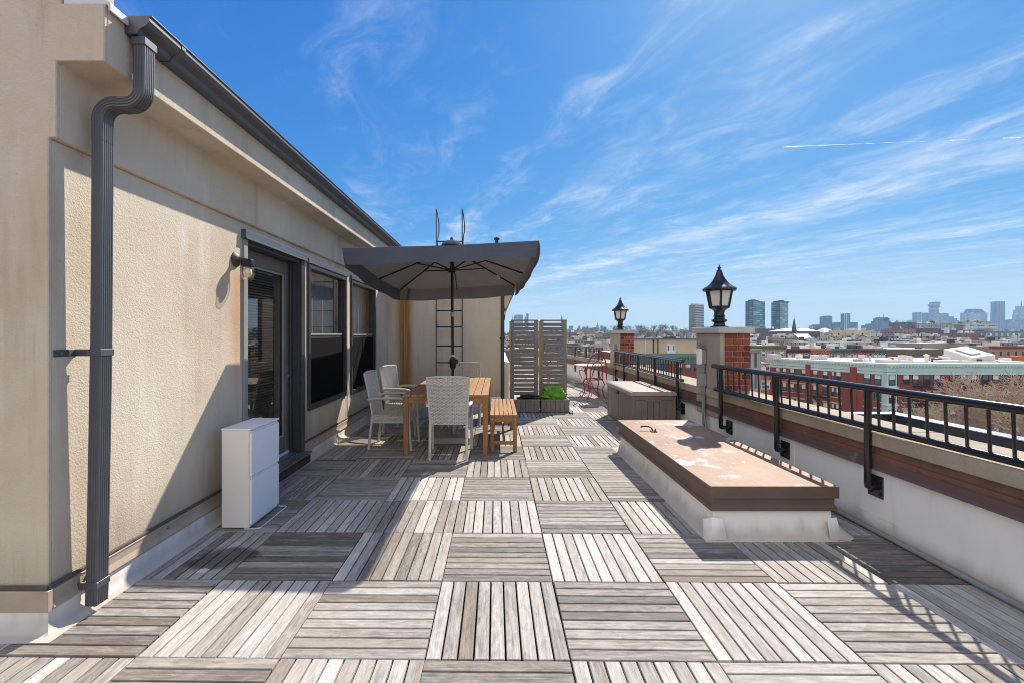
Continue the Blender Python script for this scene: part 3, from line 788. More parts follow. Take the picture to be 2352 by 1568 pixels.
def railing(label, y0, y1, posts, xa, xb, zr=1.07, sp=0.122):
    X = lambda y: xa + (xb-xa)*(y-y0)/(y1-y0)
    t = thing('railing', label, 'railing', (X(y0), y0, 0.5), 'black railings on the parapet')
    z2 = zr - 0.285
    b = MB(); b.tube([(X(y0),y0,zr),(X(y1),y1,zr)], 0.027, 16); b.build('top_rail', m_rail, t, smooth=50)
    b = MB(); b.tube([(X(y0)+0.012,y0+0.03,z2),(X(y1)+0.012,y1-0.03,z2)], 0.024, 16); b.build('bottom_rail', m_rail, t, smooth=50)
    for yp in posts:
        b = MB(); x = X(yp); xw = PW + bx(yp)
        b.tube([(x,yp,zr-0.01),(x,yp,0.365),(x+0.002,yp,0.347),(x+0.018,yp,0.342),(xw-0.005,yp,0.342)], 0.024, 12)
        p = b.build('post', m_rail, t, smooth=50)
        b = MB(); b.box(xw-0.016, xw-0.004, yp-0.062, yp+0.072, 0.265, 0.425)
        for dy, dz in ((-0.04,-0.05),(0.045,-0.05),(-0.04,0.05),(0.045,0.05)):
            b.tube([(xw-0.015,yp+dy,0.345+dz),(xw-0.034,yp+dy,0.345+dz)], 0.008, 6); b.tube([(xw-0.015,yp+dy,0.345+dz),(xw-0.024,yp+dy,0.345+dz)], 0.014, 6)
        b.build('base_plate', m_blackgloss, p, bevel=0.002)
    k = 0; y = y0 + 0.10
    while y < y1 - 0.05:
        if min(abs(y-q) for q in posts) > 0.035:
            b = MB(); b.tube([(X(y),y,zr-0.01),(X(y)+0.01,y,z2+0.01)], 0.009, 8); b.build('baluster', m_rail, t, smooth=50)
        y += sp
    return t
railing('glossy black pipe railing on the parapet nearest the viewer, ending at the lantern pillar', 0.9, 5.74, [1.27, 2.335, 3.405, 4.475, 5.55], 2.80, 2.70)
railing('black pipe railing on the parapet behind the storage chest, between the two pillars', 6.72, 10.95, [6.93, 7.95, 8.98, 10.0, 10.75], 2.72, 2.78)
railing('far black pipe railing behind the red chair, beyond both pillars', 12.2, 19.5, [12.5, 13.6, 14.7, 15.8, 16.9, 18.0, 19.1], 2.80, 2.80-0.12*7.3)

# electrical boxes and conduits on the nearer pillar
eb = thing('electrical_boxes', 'white outlet cover over a grey metal box with steel conduits on the nearer pillar', 'outlet box', (2.77, 6.14, 0.5))
YE = 6.15
b = MB(); b.box(2.692, 2.730, YE-0.055, YE+0.06, 1.06, 1.27); b.build('outlet_cover', m_white, eb, bevel=0.012, seg=3)
b = MB(); b.box(2.7305, 2.784, YE-0.05, YE+0.055, 1.07, 1.26); b.build('outlet_back', m_boxmetal, eb, bevel=0.004)
b = MB(); b.box(2.725, 2.784, YE-0.055, YE+0.035, 0.78, 0.94); b.build('junction_box', m_boxmetal, eb, bevel=0.004)
b = MB(); b.tube([(2.762,YE-0.02,1.06),(2.762,YE-0.02,0.94)], 0.015, 10)
b.tube([(2.758,YE+0.0,0.78),(2.757,YE+0.0,0.46),(2.768,YE+0.005,0.30),(2.79,YE+0.02,0.02)], 0.016, 10)
b.tube([(2.758,YE-0.04,0.78),(2.757,YE-0.04,0.46),(2.764,YE-0.05,0.34),(2.785,YE-0.11,0.02)], 0.016, 10)
b.build('conduit', m_steel, eb, smooth=50)
b = MB(); b.box(2.738, 2.786, YE-0.085, YE+0.04, 0.665, 0.69); b.build('conduit_strap', m_steel, eb, bevel=0.003)
b = MB()
r = random.Random(9)
for k in range(10):
    b.tube([(2.76,YE-0.02+r.uniform(-.03,.03),1.262),(2.73+r.uniform(-.03,.03),YE+r.uniform(-.06,.06),1.31+r.uniform(0,.03)),(2.73+r.uniform(-.04,.04),YE+0.05+r.uniform(-.06,.06),1.33+r.uniform(-.02,.04))], 0.004, 5)
b.build('loose_wires', m_steel, eb)
e2 = thing('outlet_box', 'small grey metal box with a thin conduit on the farther pillar', 'outlet box', (2.79, 10.9, 0.4))
b = MB(); b.box(2.765, 2.825, 10.85, 10.97, 1.02, 1.22); b.build('cover', m_boxmetal, e2, bevel=0.006)
b = MB(); b.tube([(2.78,10.9,1.02),(2.765,10.9,0.7),(2.76,10.9,0.58),(2.77,10.9,0.02)], 0.012, 8); b.build('conduit', m_steel, e2, smooth=50)
fc = MB(); fc.tube([(2.785,0.6,0.022),(2.785,3.2,0.022),(2.787,4.6,0.022),(2.788,6.2,0.022)], 0.017, 10)
for yy in (2.75, 4.3): fc.tube([(2.785,yy,0.022),(2.785,yy+0.05,0.022)], 0.021, 10)
tag(fc.build('conduit_pipe', plain('grey_conduit', C(140,142,140), 0.45, 0.12, 12), None, smooth=50), 'long grey conduit pipe lying on the deck along the foot of the white parapet', 'pipe')

# ================================================================ ROOF HATCH
H0X, H1X, H0Y, H1Y = 1.534, 2.459, 3.30, 5.86
hat = thing('roof_hatch', 'low brown roof hatch with peeling tan and white paint on a white curb', 'hatch', (2.0, 4.58, 0))
def ring_loft(rings, name, mats, parent, cap=True, **k):
    b = MB(); n = 4; vs = []
    sub = 8
    for (x0,x1,y0,y1,z) in rings:
        cs = [(x0,y0),(x1,y0),(x1,y1),(x0,y1)]
        for i in range(4):
            p, q = cs[i], cs[(i+1)%4]
            for s in range(sub): vs.append((p[0]+(q[0]-p[0])*s/sub, p[1]+(q[1]-p[1])*s/sub, z))
    n = 4*sub; fs = []
    for i in range(len(rings)-1):
        for j in range(n): fs.append((i*n+j, i*n+(j+1)%n, (i+1)*n+(j+1)%n, (i+1)*n+j))
    if cap: fs.append(tuple(range((len(rings)-1)*n, len(rings)*n)))
    b.add(vs, fs); return b.build(name, mats, parent, **k)
def off(d, z): return (H0X+d, H1X-d, H0Y+d, H1Y-d, z)
ring_loft([off(-0.055,-0.012),off(-0.05,0.004),off(-0.028,0.012),off(0.0,0.03),off(0.022,0.062),off(0.034,0.11),off(0.036,0.215)], 'curb', m_memb, hat, smooth=60)
for x, y_, sx in ((H0X+0.012, H0Y+0.012, -1), (H1X-0.012, H0Y+0.012, 1)):
    b = MB(); pts = [(x, y_, 0.15), (x+0.075*-sx, y_-0.012, 0.145), (x+0.085*-sx, y_-0.055, 0.014), (x+0.05*sx, y_-0.066, 0.010), (x+0.115*sx if sx > 0 else x-0.07, y_-0.02, 0.006), (x+0.02*sx, y_+0.09, 0.10)]
    b.add(pts+[(x+0.006*sx, y_-0.034, 0.055)], [(6,1,0),(6,2,1),(6,3,2),(6,4,3),(6,5,4),(6,0,5)])
    b.build('membrane_corner', m_memb, hat, smooth=60)
ring_loft([off(0.035,0.196),off(0.008,0.196),off(0.008,0.222),off(0.020,0.236),off(0.020,0.285),off(0.012,0.292)], 'lid_frame', m_hatchside, hat, cap=False)
ring_loft([off(0.022,0.290),off(0.0,0.290),off(0.0,0.370),off(0.003,0.3735)], 'lid_side', m_hatchside, hat, cap=False)
lid = MB(); lid.box(H0X+0.003, H1X-0.003, H0Y+0.003, H1Y-0.003, 0.36, 0.375); lid.build('lid', m_hatch_top, hat, bevel=0.003)
hp = at(1488, 990, 5.0); HXX, HYY = 1.70, 5.15
b = MB(); b.tube([(HXX-0.07,HYY+0.06,0.418),(HXX-0.05,HYY+0.06,0.425),(HXX+0.02,HYY+0.055,0.425),(HXX+0.045,HYY+0.03,0.41),(HXX+0.05,HYY,0.376)], 0.009, 8)
b.box(HXX+0.025, HXX+0.09, HYY-0.03, HYY+0.03, 0.3755, 0.385); b.tube([(HXX+0.07,HYY-0.01,0.385),(HXX+0.075,HYY-0.01,0.415)], 0.008, 8)
b.build('handle', m_black, hat, smooth=50)

# ================================================================ WHITE CABINET
cab = thing('cabinet', 'slim white two-drawer cabinet standing on the deck against the stucco wall', 'cabinet', (-1.96, 3.68, 0))
b = MB(); b.box(-2.07, -1.862, 3.457, 3.905, 0.012, 0.745); b.build('carcass', m_whitewarm, cab, bevel=0.004, seg=2)
b = MB(); b.box(-2.075, -1.845, 3.452, 3.910, 0.7455, 0.757); b.build('top', m_white, cab, bevel=0.004, seg=2)
for z0, z1 in ((0.035, 0.372), (0.395, 0.722)):
    b = MB(); b.box(-1.8615, -1.846, 3.462, 3.900, z0, z1); b.sweep([(-1.8615,z1+0.0005),(-1.852,z1+0.0005),(-1.849,z1+0.016),(-1.8615,z1+0.018)], (3.47, 3.885))
    b.build('drawer', m_white, cab, bevel=0.003)
b = MB(); b.tube([(-1.90,3.455,0.006),(-1.82,3.455,0.006),(-1.785,3.475,0.006),(-1.785,3.90,0.006),(-1.80,3.915,0.006),(-1.86,3.915,0.006)], 0.004, 6); b.build('wire_foot', m_white, cab)

# ================================================================ DINING SET
def weave(b, fn, nu, nv, amp=0.004, per=None):
    """woven strands over a surface fn(u,v)->point, normal"""
    seg = nu*2
    for r_ in range(nv):
        v0, v1 = (r_+0.06)/nv, (r_+0.94)/nv
        vs = []
        for k in range(seg+1):
            u = k/seg; ph = math.pi*(k/2.0*2.0) + math.pi*r_
            a = amp*math.cos(math.pi*k + math.pi*r_) if False else amp*math.cos(math.pi*k*0.5*1.0 + math.pi*r_)
            for vv, q in ((v0,-0.45),((v0+v1)/2,0.25),(v1,-0.45)):
                p, n_ = fn(u, vv); vs.append(Vector(p) + Vector(n_)*(a + amp*q))
        b.add(vs, [(3*k+j, 3*k+3+j, 3*k+4+j, 3*k+1+j) for k in range(seg) for j in range(2)])
def make_chair(label):
    t = thing('wicker_armchair', label, 'chair', (0,0,0), 'wicker chairs round the table')
    # local frame: sits facing +Y, back at -Y
    def bp(u, v):
        z = 0.40 + 0.565*v; wv = 0.215 + 0.03*v
        y = -0.235 - 0.10*max(0,v)**1.15 + 0.02*math.cos((u-0.5)*math.pi) * -1.0
        return ((u-0.5)*2*wv, y, z + 0.012*math.cos((u-0.5)*math.pi)*v), (0, -0.98, -0.18)
    b = MB(); weave(b, bp, 18, 36, 0.0058)
    rim = [bp(0,0)[0]] + [bp(0,i/8)[0] for i in range(1,9)] + [bp(i/8,1)[0] for i in range(1,9)] + [bp(1,1-i/8)[0] for i in range(1,9)]
    b.tube([Vector(p) for p in rim], 0.013, 6)
    for i in range(1, 16):
        u = i/16; b.tube([Vector(bp(u, k/6)[0]) + Vector((0,0.004,0)) for k in range(7)], 0.004, 4)
    bk = b.build('backrest', m_wicker, t, smooth=40)
    def sp(u, v): return ((u-0.5)*2*(0.225+0.02*v), -0.235 + 0.46*v, 0.435 + 0.015*v - 0.012*math.sin(u*math.pi)), (0,0,1)
    b = MB(); weave(b, sp, 16, 24, 0.006)
    for i in range(1, 16): b.tube([Vector(sp(i/16, k/4)[0]) - Vector((0,0,0.005)) for k in range(5)], 0.004, 4)
    b.build('seat', m_wicker, t, smooth=40)
    def skirt(p0, p1, nrm):
        def fn(u, v): return (p0[0]+(p1[0]-p0[0])*u, p0[1]+(p1[1]-p0[1])*u, 0.34+0.10*v), nrm
        return fn
    b = MB(); weave(b, skirt((-0.245,0.225),(0.245,0.225),(0,1,0)), 14, 6, 0.005)
    weave(b, skirt((-0.225,-0.235),(-0.245,0.225),(-1,0,0)), 12, 6, 0.005); weave(b, skirt((0.225,-0.235),(0.245,0.225),(1,0,0)), 12, 6, 0.005)
    b.build('seat_apron', m_wicker, t, smooth=40)
    for sx in (-1, 1):
        b = MB(); b.tube([(sx*0.215,-0.24,0.42),(sx*0.215,-0.262,0.25),(sx*0.215,-0.285,0.02)], [0.019,0.018,0.016], 8); l = b.build('leg', m_wickerleg, t, smooth=50)
        b = MB(); b.tube([(sx*0.215,-0.283,0.035),(sx*0.215,-0.286,0.0)], 0.018, 8); b.build('foot_cap', m_wickerleg, l, smooth=50)
        b = MB(); b.tube([(sx*0.255,0.235,0.60),(sx*0.25,0.235,0.35),(sx*0.25,0.262,0.02)], [0.018,0.019,0.016], 8); l = b.build('leg', m_wickerleg, t, smooth=50)
        b = MB(); b.tube([(sx*0.25,0.26,0.035),(sx*0.25,0.264,0.0)], 0.018, 8); b.build('foot_cap', m_wickerleg, l, smooth=50)
        b = MB(); b.tube([(sx*0.232,-0.285,0.635),(sx*0.262,-0.18,0.652),(sx*0.268,0.0,0.660),(sx*0.266,0.13,0.655),(sx*0.262,0.205,0.635),(sx*0.256,0.235,0.595)], 0.02, 8, flat=1.35)
        b.build('armrest', m_wickerleg, t, smooth=50)
    return t
ch1 = make_chair('pale wicker armchair at the near end of the table with its back to the viewer')
ch2 = dup(ch1, None, (-1.335, 6.05, 0), R(-90)-R(2), 'pale wicker armchair on the window side of the table, the nearer of two')
ch3 = dup(ch1, None, (-1.36, 6.98, 0), R(-90)-R(17), 'pale wicker armchair on the window side of the table, the farther of two')
ch4 = dup(ch1, None, (-0.52, 7.56, 0), R(180), 'pale wicker armchair at the far end of the table facing the viewer')
ch1.location = (-0.57, 5.65, 0); ch1.rotation_euler = (0,0,R(0.5))

tb = thing('dining_table', 'slatted teak dining table with an umbrella pole through its middle', 'table', (-0.615, 6.65, 0))
tx0, tx1, ty0, ty1 = -1.135, -0.098, 5.53, 7.73
b = MB(); n = 11; wv = (tx1-tx0)/n
for i in range(n):
    a0, a1 = tx0 + i*wv + 0.004, tx0 + (i+1)*wv - 0.004
    for (p, q) in ((ty0, 6.24), (6.26, 6.99), (7.01, ty1)):
        if i == 5 and p == 6.26: b.box(a0,a1,p,6.33,0.716,0.738); b.box(a0,a1,6.47,q,0.716,0.738); continue
        b.box(a0, a1, p, q, 0.716, 0.738)
b.build('tabletop', m_teak, tb, bevel=0.003)
b = MB(); b.box(tx0+0.06, tx1-0.06, ty0+0.02, ty0+0.045, 0.63, 0.7155); b.box(tx0+0.06, tx1-0.06, ty1-0.045, ty1-0.02, 0.63, 0.7155)
b.build('end_apron', m_teakx, tb, bevel=0.003)
b = MB(); b.box(tx0+0.02, tx0+0.045, ty0+0.06, ty1-0.06, 0.63, 0.7155); b.box(tx1-0.045, tx1-0.02, ty0+0.06, ty1-0.06, 0.63, 0.7155)
b.build('side_apron', m_teak, tb, bevel=0.003)
for x in (tx0+0.004, tx1-0.074):
    for y_ in (ty0+0.004, ty1-0.074):
        b = MB(); b.add([(x+0.008,y_+0.008,0),(x+0.058,y_+0.008,0),(x+0.058,y_+0.058,0),(x+0.008,y_+0.058,0),(x,y_,0.7155),(x+0.07,y_,0.7155),(x+0.07,y_+0.07,0.7155),(x,y_+0.07,0.7155)], [(0,3,2,1),(4,5,6,7),(0,1,5,4),(1,2,6,5),(2,3,7,6),(3,0,4,7)])
        b.build('leg', m_teakz, tb, bevel=0.004)

bn = thing('bench', 'small slatted teak bench beside the dining table', 'bench', (0.085, 6.4, 0))
b = MB(); n = 6; x0, x1 = -0.085, 0.258; wv = (x1-x0)/n
for i in range(n): b.box(x0+i*wv+0.004, x0+(i+1)*wv-0.004, 5.70, 7.12, 0.447, 0.468)
b.build('seat', m_teak, bn, bevel=0.003)
for ya, za, zb in ((5.725,0.375,0.4465),(7.07,0.375,0.4465),(5.735,0.09,0.135),(7.065,0.09,0.135)):
    b = MB(); b.box(x0+0.05, x1-0.05, ya, ya+0.022, za, zb); b.build('end_rail', m_teakx, bn, bevel=0.003)
b = MB(); b.box(x0+0.014, x0+0.032, 5.77, 7.05, 0.385, 0.4465); b.box(x1-0.032, x1-0.014, 5.77, 7.05, 0.385, 0.4465); b.box(0.075, 0.10, 5.757, 7.065, 0.095, 0.13); b.build('side_rail', m_teak, bn, bevel=0.003)
for x in (x0+0.005, x1-0.055):
    for y_ in (5.715, 7.055):
        b = MB(); b.box(x, x+0.05, y_, y_+0.05, 0, 0.4465); b.build('leg', m_teakz, bn, bevel=0.004)
b = MB(); brass = plain('brass_stud', C(205,175,110), 0.35, 0.1, 5, 0, 1, 0.7)
for x, z in ((x0+0.03,0.41),(x1-0.03,0.41),(0.085,0.425)): b.tube([(x,5.716,z),(x,5.711,z)], 0.007, 8)
b.build('stud', brass, bn)

# ---- parasol
um = thing('parasol', 'rectangular charcoal parasol over the dining table', 'parasol', (-0.60, 6.30, 0))
XU, YU = -0.60, 6.32
apex = Vector((XU-0.02, YU, 2.68))
FL = Vector((PX(786,4.72),4.72,PZ(570,4.72))); FR = Vector((PX(1238,4.72),4.72,PZ(553,4.72)))
BL = Vector((PX(917,7.9),7.9,PZ(664,7.9))); BR = Vector((PX(1183,7.9),7.9,PZ(653,7.9)))
def panel(b, p, q, sag, N=14):
    vs = []; uvs = []
    for i in range(N+1):
        s = i/N
        for j in range(N+1):
            t_ = j/N
            e = p.lerp(q, t_)
            e = e + Vector((0,0,1))*(-sag*0.0) + (apex-e)*Vector((1,1,0))*0 
            v = apex.lerp(e, s)
            arch = 4*t_*(1-t_)
            v = v + Vector((0,0,-0.05*arch*s*(1-s)*2.0 - sag*arch*s*s))
            vs.append(v); uvs.append((s*1.5, t_*2))
    fs = []; uu = []
    for i in range(N):
        for j in range(N):
            f = (i*(N+1)+j, (i+1)*(N+1)+j, (i+1)*(N+1)+j+1, i*(N+1)+j+1); fs.append(f); uu.append([uvs[k] for k in f])
    b.add(vs, fs, 0, None, uu)
    return [vs[N*(N+1)+j] for j in range(N+1)]
b = MB(); rims = []
for p, q, sg in ((FL,FR,0.012),(FR,BR,0.05),(BR,BL,0.02),(BL,FL,0.05)): rims.append(panel(b, p, q, sg))
can = b.build('canopy', m_fabric, um, smooth=30)
b = MB(); r = random.Random(4)
cen = Vector((XU,YU,0))
for ri, rim in enumerate(rims):
    N = len(rim)-1; vs = []; uvs = []
    for j, p in enumerate(rim):
        out = Vector((p.x-cen.x, p.y-cen.y, 0)).normalized()
        drop = (0.165, 0.20, 0.20, 0.20)[ri]
        e = abs(j/N-0.5)*2
        for k in range(4):
            s = k/3
            inn = -0.025*s if ri != 1 else 0.03*math.sin(s*3)
            wob = 0.010*math.sin(j*1.7+ri)*s + 0.03*s*max(0, e-0.7)*(-2.2)
            vs.append(p + out*(inn+wob) + Vector((0,0,-drop*s*(1 + 0.10*math.sin(j*0.9+ri*2)*0.4)))); uvs.append((j/N*2, s*0.15))
    fs = []; uu = []
    for j in range(N):
        for k in range(3):
            f = (j*4+k, j*4+k+1, (j+1)*4+k+1, (j+1)*4+k); fs.append(f); uu.append([uvs[i] for i in f])
    b.add(vs, fs, 0, None, uu)
b.build('valance', m_fabric, um, smooth=50)
hub = Vector((XU-0.02, YU, 2.335))
mids = [rims[i][len(rims[i])//2] for i in range(4)]
for e in (FL, FR, BR, BL) + tuple(mids):
    tip = apex.lerp(e, 0.985) + Vector((0,0,-0.03)); st = apex + Vector((0,0,-0.05))
    b = MB(); b.bar(st, tip, 0.014, 0.020); rb = b.build('rib', m_black, um)
    mid = st.lerp(tip, 0.46) + Vector((0,0,-0.012))
    b = MB(); b.bar(hub, mid, 0.011, 0.016); b.build('strut', m_black, rb)
b = MB(); b.lathe([(0.05,-0.03),(0.05,0.0),(0.028,0.02),(0.028,0.06)], tuple(hub), 14); b.build('runner_hub', m_black, um, smooth=40)
b = MB(); b.tube([(XU,YU,0.09),(XU-0.006,YU,1.2),(XU-0.018,YU,2.70)], 0.0195, 14); b.build('pole', m_black, um, smooth=50)
b = MB(); b.lathe([(0.145,0.0),(0.13,0.035),(0.09,0.062),(0.03,0.072)], (apex.x,apex.y,2.672), 18); b.lathe([(0.02,0.07),(0.024,0.1),(0.01,0.12)], (apex.x,apex.y,2.672), 10)
b.build('top_cap', m_fabric, um, smooth=50)
b = MB(); b.lathe([(0.026,0),(0.044,0.02),(0.05,0.10),(0.04,0.145),(0.024,0.155)], (XU-0.004,YU,0.99), 14); b.box(XU+0.03, XU+0.065, YU-0.03, YU+0.02, 1.06, 1.12)
cr = b.build('crank_housing', m_black, um, smooth=40)
b = MB(); b.tube([(XU+0.06,YU-0.02,1.09),(XU+0.085,YU-0.03,1.09),(XU+0.09,YU-0.03,1.03)], 0.006, 6); b.build('crank_handle', m_steel, cr)
b = MB(); b.tube([(XU-0.004,YU,1.155),(XU-0.004,YU,1.185)], 0.0225, 14); b.build('yellow_band', m_yellow, um)
b = MB(); b.tube([(XU-0.012,YU,1.70),(XU-0.012,YU,1.76)], 0.0235, 12); b.build('pole_joint', m_steel, um)
b = MB(); b.box(XU-0.29, XU+0.24, 6.12, 6.60, 0.002, 0.085); ba = b.build('base_slab', m_granite, um, bevel=0.008)
b = MB(); b.tube([(XU,YU,0.0855),(XU,YU,0.40)], 0.031, 14); b.build('base_tube', m_steel, um, smooth=50)
b = MB(); b.quad(apex.lerp(BR,0.66)+Vector((0,-0.02,-0.03)), apex.lerp(BR,0.72)+Vector((0,-0.02,-0.03)), apex.lerp(BR,0.72)+Vector((0.0,-0.03,-0.10)), apex.lerp(BR,0.66)+Vector((0,-0.03,-0.085)))
b.build('care_label', m_white, um)

# things under the window behind the table
b = MB(); b.lathe([(0.10,0.0),(0.145,0.02),(0.165,0.20),(0.18,0.34),(0.185,0.36),(0.165,0.36),(0.155,0.30)], (-1.80,7.95,0.002), 20)
pt = tag(b.build('flower_pot', m_pot, None, smooth=40), 'olive yellow ceramic pot on the deck below the far window', 'pot')
bn2 = thing('storage_bin', 'pale blue plastic bin on the deck behind the wicker chairs', 'bin', (-1.42, 8.1, 0))
b = MB(); b.box(-1.66, -1.22, 7.97, 8.28, 0.003, 0.33); b.build('tub', m_bin, bn2, bevel=0.015, seg=2)
b = MB(); b.box(-1.68, -1.20, 7.95, 8.30, 0.331, 0.375); b.build('lid', m_white, bn2, bevel=0.01)

# ================================================================ PRIVACY SCREENS WITH PLANTERS
def screen(label, x0, x1, y):
    t = thing('slatted_screen', label, 'screen', ((x0+x1)/2, y, 0), 'grey slatted screens on planter boxes')
    zt = 1.71
    for xa, s in ((x0, 0), (x1-0.075, 1)):
        b = MB(); b.box(xa+0.02 if s == 0 else xa, xa+0.075, y, y+0.022, 0.03, zt); b.box(xa+0.02 if s == 0 else xa, xa+0.075, y+0.022, y+0.07, 0.03, zt)
        p = b.build('post', m_grey_z, t, bevel=0.002)
        if s == 0:
            b = MB(); b.box(xa-0.012, xa+0.0195, y+0.003, y+0.09, 0.03, zt); b.build('post_edge', m_newwood, p, bevel=0.002)
    b = MB(); b.box(x0+0.02, x1, y-0.006, y+0.075, zt+0.0005, zt+0.025); b.build('cap_rail', m_grey_x, t, bevel=0.002)
    n = 17; top = zt - 0.035; pitch = (top - 0.27)/n
    for k in range(n):
        z1 = top - k*pitch; b = MB(); b.box(x0+0.0755, x1-0.0755, y+0.004, y+0.02, z1-pitch*0.80, z1); b.build('slat', m_grey_x, t, bevel=0.001)
    b = MB(); d = 0.34
    for xa, xb, ya, yb in ((x0-0.0, x1, y-d, y-d+0.02), (x0, x0+0.02, y-d+0.0205, y-0.003), (x1-0.02, x1, y-d+0.0205, y-0.003), (x0, x1, y-0.0025, y-0.0005)): pass
    n = 6; wv = (x1-x0)/n
    for k in range(n): b.box(x0+k*wv+0.002, x0+(k+1)*wv-0.002, y-d, y-d+0.02, 0.035, 0.225)
    b.box(x0, x0+0.02, y-d+0.0205, y-0.003, 0.035, 0.225); b.box(x1-0.02, x1, y-d+0.0205, y-0.003, 0.035, 0.225)
    b.box(x0-0.008, x1+0.008, y-d-0.008, y-d+0.03, 0.2255, 0.25); b.box(x0-0.008, x0+0.03, y-d+0.0305, y-0.003, 0.2255, 0.25); b.box(x1-0.03, x1+0.008, y-d+0.0305, y-0.003, 0.2255, 0.25)
    b.box(x0-0.006, x1+0.006, y-d-0.006, y-d+0.019, 0.012, 0.0345)
    pb = b.build('planter_box', m_grey_z, t, bevel=0.002)
    b = MB(); b.box(x0+0.021, x1-0.021, y-d+0.021, y-0.004, 0.02, 0.17); b.build('soil', m_under, pb)
    return t
s1 = screen('left grey slatted wooden screen with black plastic in its planter box', 0.26, 0.80, 8.90)
s2 = screen('right grey slatted wooden screen with a lime bag in its planter box', 0.83, 1.355, 8.90)
b = MB(); b.box(1.345, 1.40, 8.42, 8.95, 0.003, 0.034); o = b.build('skid', m_grey_x, s2, bevel=0.003)
def crumple(name, mats, c, sx, sy, sz, seed, label, cat, pinch=0.0, n=18):
    r = random.Random(seed); b = MB(); vs = []
    ph = [(r.uniform(2,7), r.uniform(2,7), r.uniform(0,6.3), r.uniform(0.03,0.085)) for _ in range(14)] + [(r.choice([9,11,13,16]), r.uniform(6,14), r.uniform(0,6.3), r.uniform(0.02,0.05)) for _ in range(8)]
    rows = 11
    for i in range(rows+1):
        th = math.pi*i/rows
        for j in range(n):
            a = 2*math.pi*j/n; k = 1.0
            for (f1, f2, p0, am) in ph: k += am*math.sin(f1*a + f2*th + p0)*math.sin(th)
            sq = 1/max(abs(math.cos(a)), abs(math.sin(a)))**0.55
            k *= 1 + r.uniform(-0.13, 0.13)*math.sin(th); vs.append((c[0]+sx*k*sq*math.sin(th)*math.cos(a), c[1]+sy*k*sq*math.sin(th)*math.sin(a), c[2]+sz*(k*math.cos(th) if math.cos(th) > 0 else math.cos(th))))
    fs = [(i*n+j, (i+1)*n+j, (i+1)*n+(j+1)%n, i*n+(j+1)%n) for i in range(rows) for j in range(n)]
    b.add(vs, fs)
    for k, f in enumerate(b.f):
        if len(mats) > 1 and (k // n) > 7: b.m[k] = 1
    return tag(b.build(name, mats, None), label, cat)
crumple('soil_bag', [m_green, m_greenlab], (1.09, 8.70, 0.32), 0.20, 0.10, 0.17, 5, 'crumpled lime green plastic bag in the right planter box', 'bag')
crumple('plastic_sheet', [m_bagblack], (0.60, 8.70, 0.25), 0.20, 0.09, 0.07, 8, 'crumpled black plastic sheet in the left planter box', 'plastic sheet')
b = MB(); pts = [(1.38,8.35,0.006),(1.44,8.7,0.006),(1.38,9.0,0.006),(1.46,9.3,0.006),(1.36,9.5,0.006),(1.5,10.1,0.006)]
tag(b.tube(pts, 0.006, 6).build('cable', m_black, None, smooth=60), 'thin black cable lying on the deck beside the right screen', 'cable')

# ================================================================ STORAGE CHEST
cs = thing('storage_chest', 'taupe resin storage chest with a pale lid below the railing', 'chest', (2.35, 7.6, 0))
x0, x1, y0, y1, zt = 2.02, 2.68, 6.88, 8.40, 0.545
b = MB(); b.box(x0+0.012, x1-0.012, y0+0.012, y1-0.012, 0.006, zt); b.build('body', plain('chest_groove', C(84,76,70), 0.6, 0.1), cs)
b = MB()
for xa, ya in ((x0,y0),(x1-0.05,y0),(x0,y1-0.05),(x1-0.05,y1-0.05)): b.box(xa, xa+0.05, ya, ya+0.05, 0.004, zt)
b.box(x0+0.0505, x1-0.0505, y0+0.002, y0+0.02, zt-0.07, zt); b.box(x0+0.0505, x1-0.0505, y0+0.002, y0+0.02, 0.004, 0.05)
b.box(x0+0.002, x0+0.02, y0+0.0505, y1-0.0505, zt-0.05, zt); b.box(x0+0.002, x0+0.02, y0+0.0505, y1-0.0505, 0.004, 0.045)
b.build('corner_frame', m_chest, cs, bevel=0.005)
b = MB(); n = 6; wv = (x1-x0-0.101)/n
for k in range(n): b.box(x0+0.0505+k*wv+0.003, x0+0.0505+(k+1)*wv-0.003, y0+0.004, y0+0.022, 0.051, zt-0.071)
b.build('end_panel', m_chest, cs, bevel=0.003)
for q in range(2):
    b = MB(); ya = y0+0.0505+q*0.71; n = 6; wv = 0.705/n
    for k in range(n): b.box(x0+0.004, x0+0.022, ya+k*wv+0.003, ya+(k+1)*wv-0.003, 0.046, zt-0.051)
    b.build('door_panel', m_chest, cs, bevel=0.003)
b = MB(); b.box(x0+0.20, x0+0.44, y0-0.012, y0+0.0035, 0.455, 0.485); b.build('end_grip', m_chest, cs, bevel=0.005)
b = MB(); b.tube([(x0+0.0,7.58,0.50),(x0-0.02,7.6,0.49),(x0-0.025,7.66,0.475),(x0-0.02,7.72,0.49),(x0+0.0,7.74,0.50)], 0.007, 6); b.box(x0-0.012,x0+0.0015,7.62,7.70,0.49,0.53); b.build('latch', m_black, cs)
b = MB(); b.sweep([(x0-0.018,zt+0.001),(x1+0.012,zt+0.001),(x1+0.012,zt+0.045),(x1-0.02,zt+0.062),(x0+0.015,zt+0.062),(x0-0.018,zt+0.045)], (y0-0.015, y1+0.015)); b.build('lid', m_chestlid, cs, bevel=0.006, seg=2)

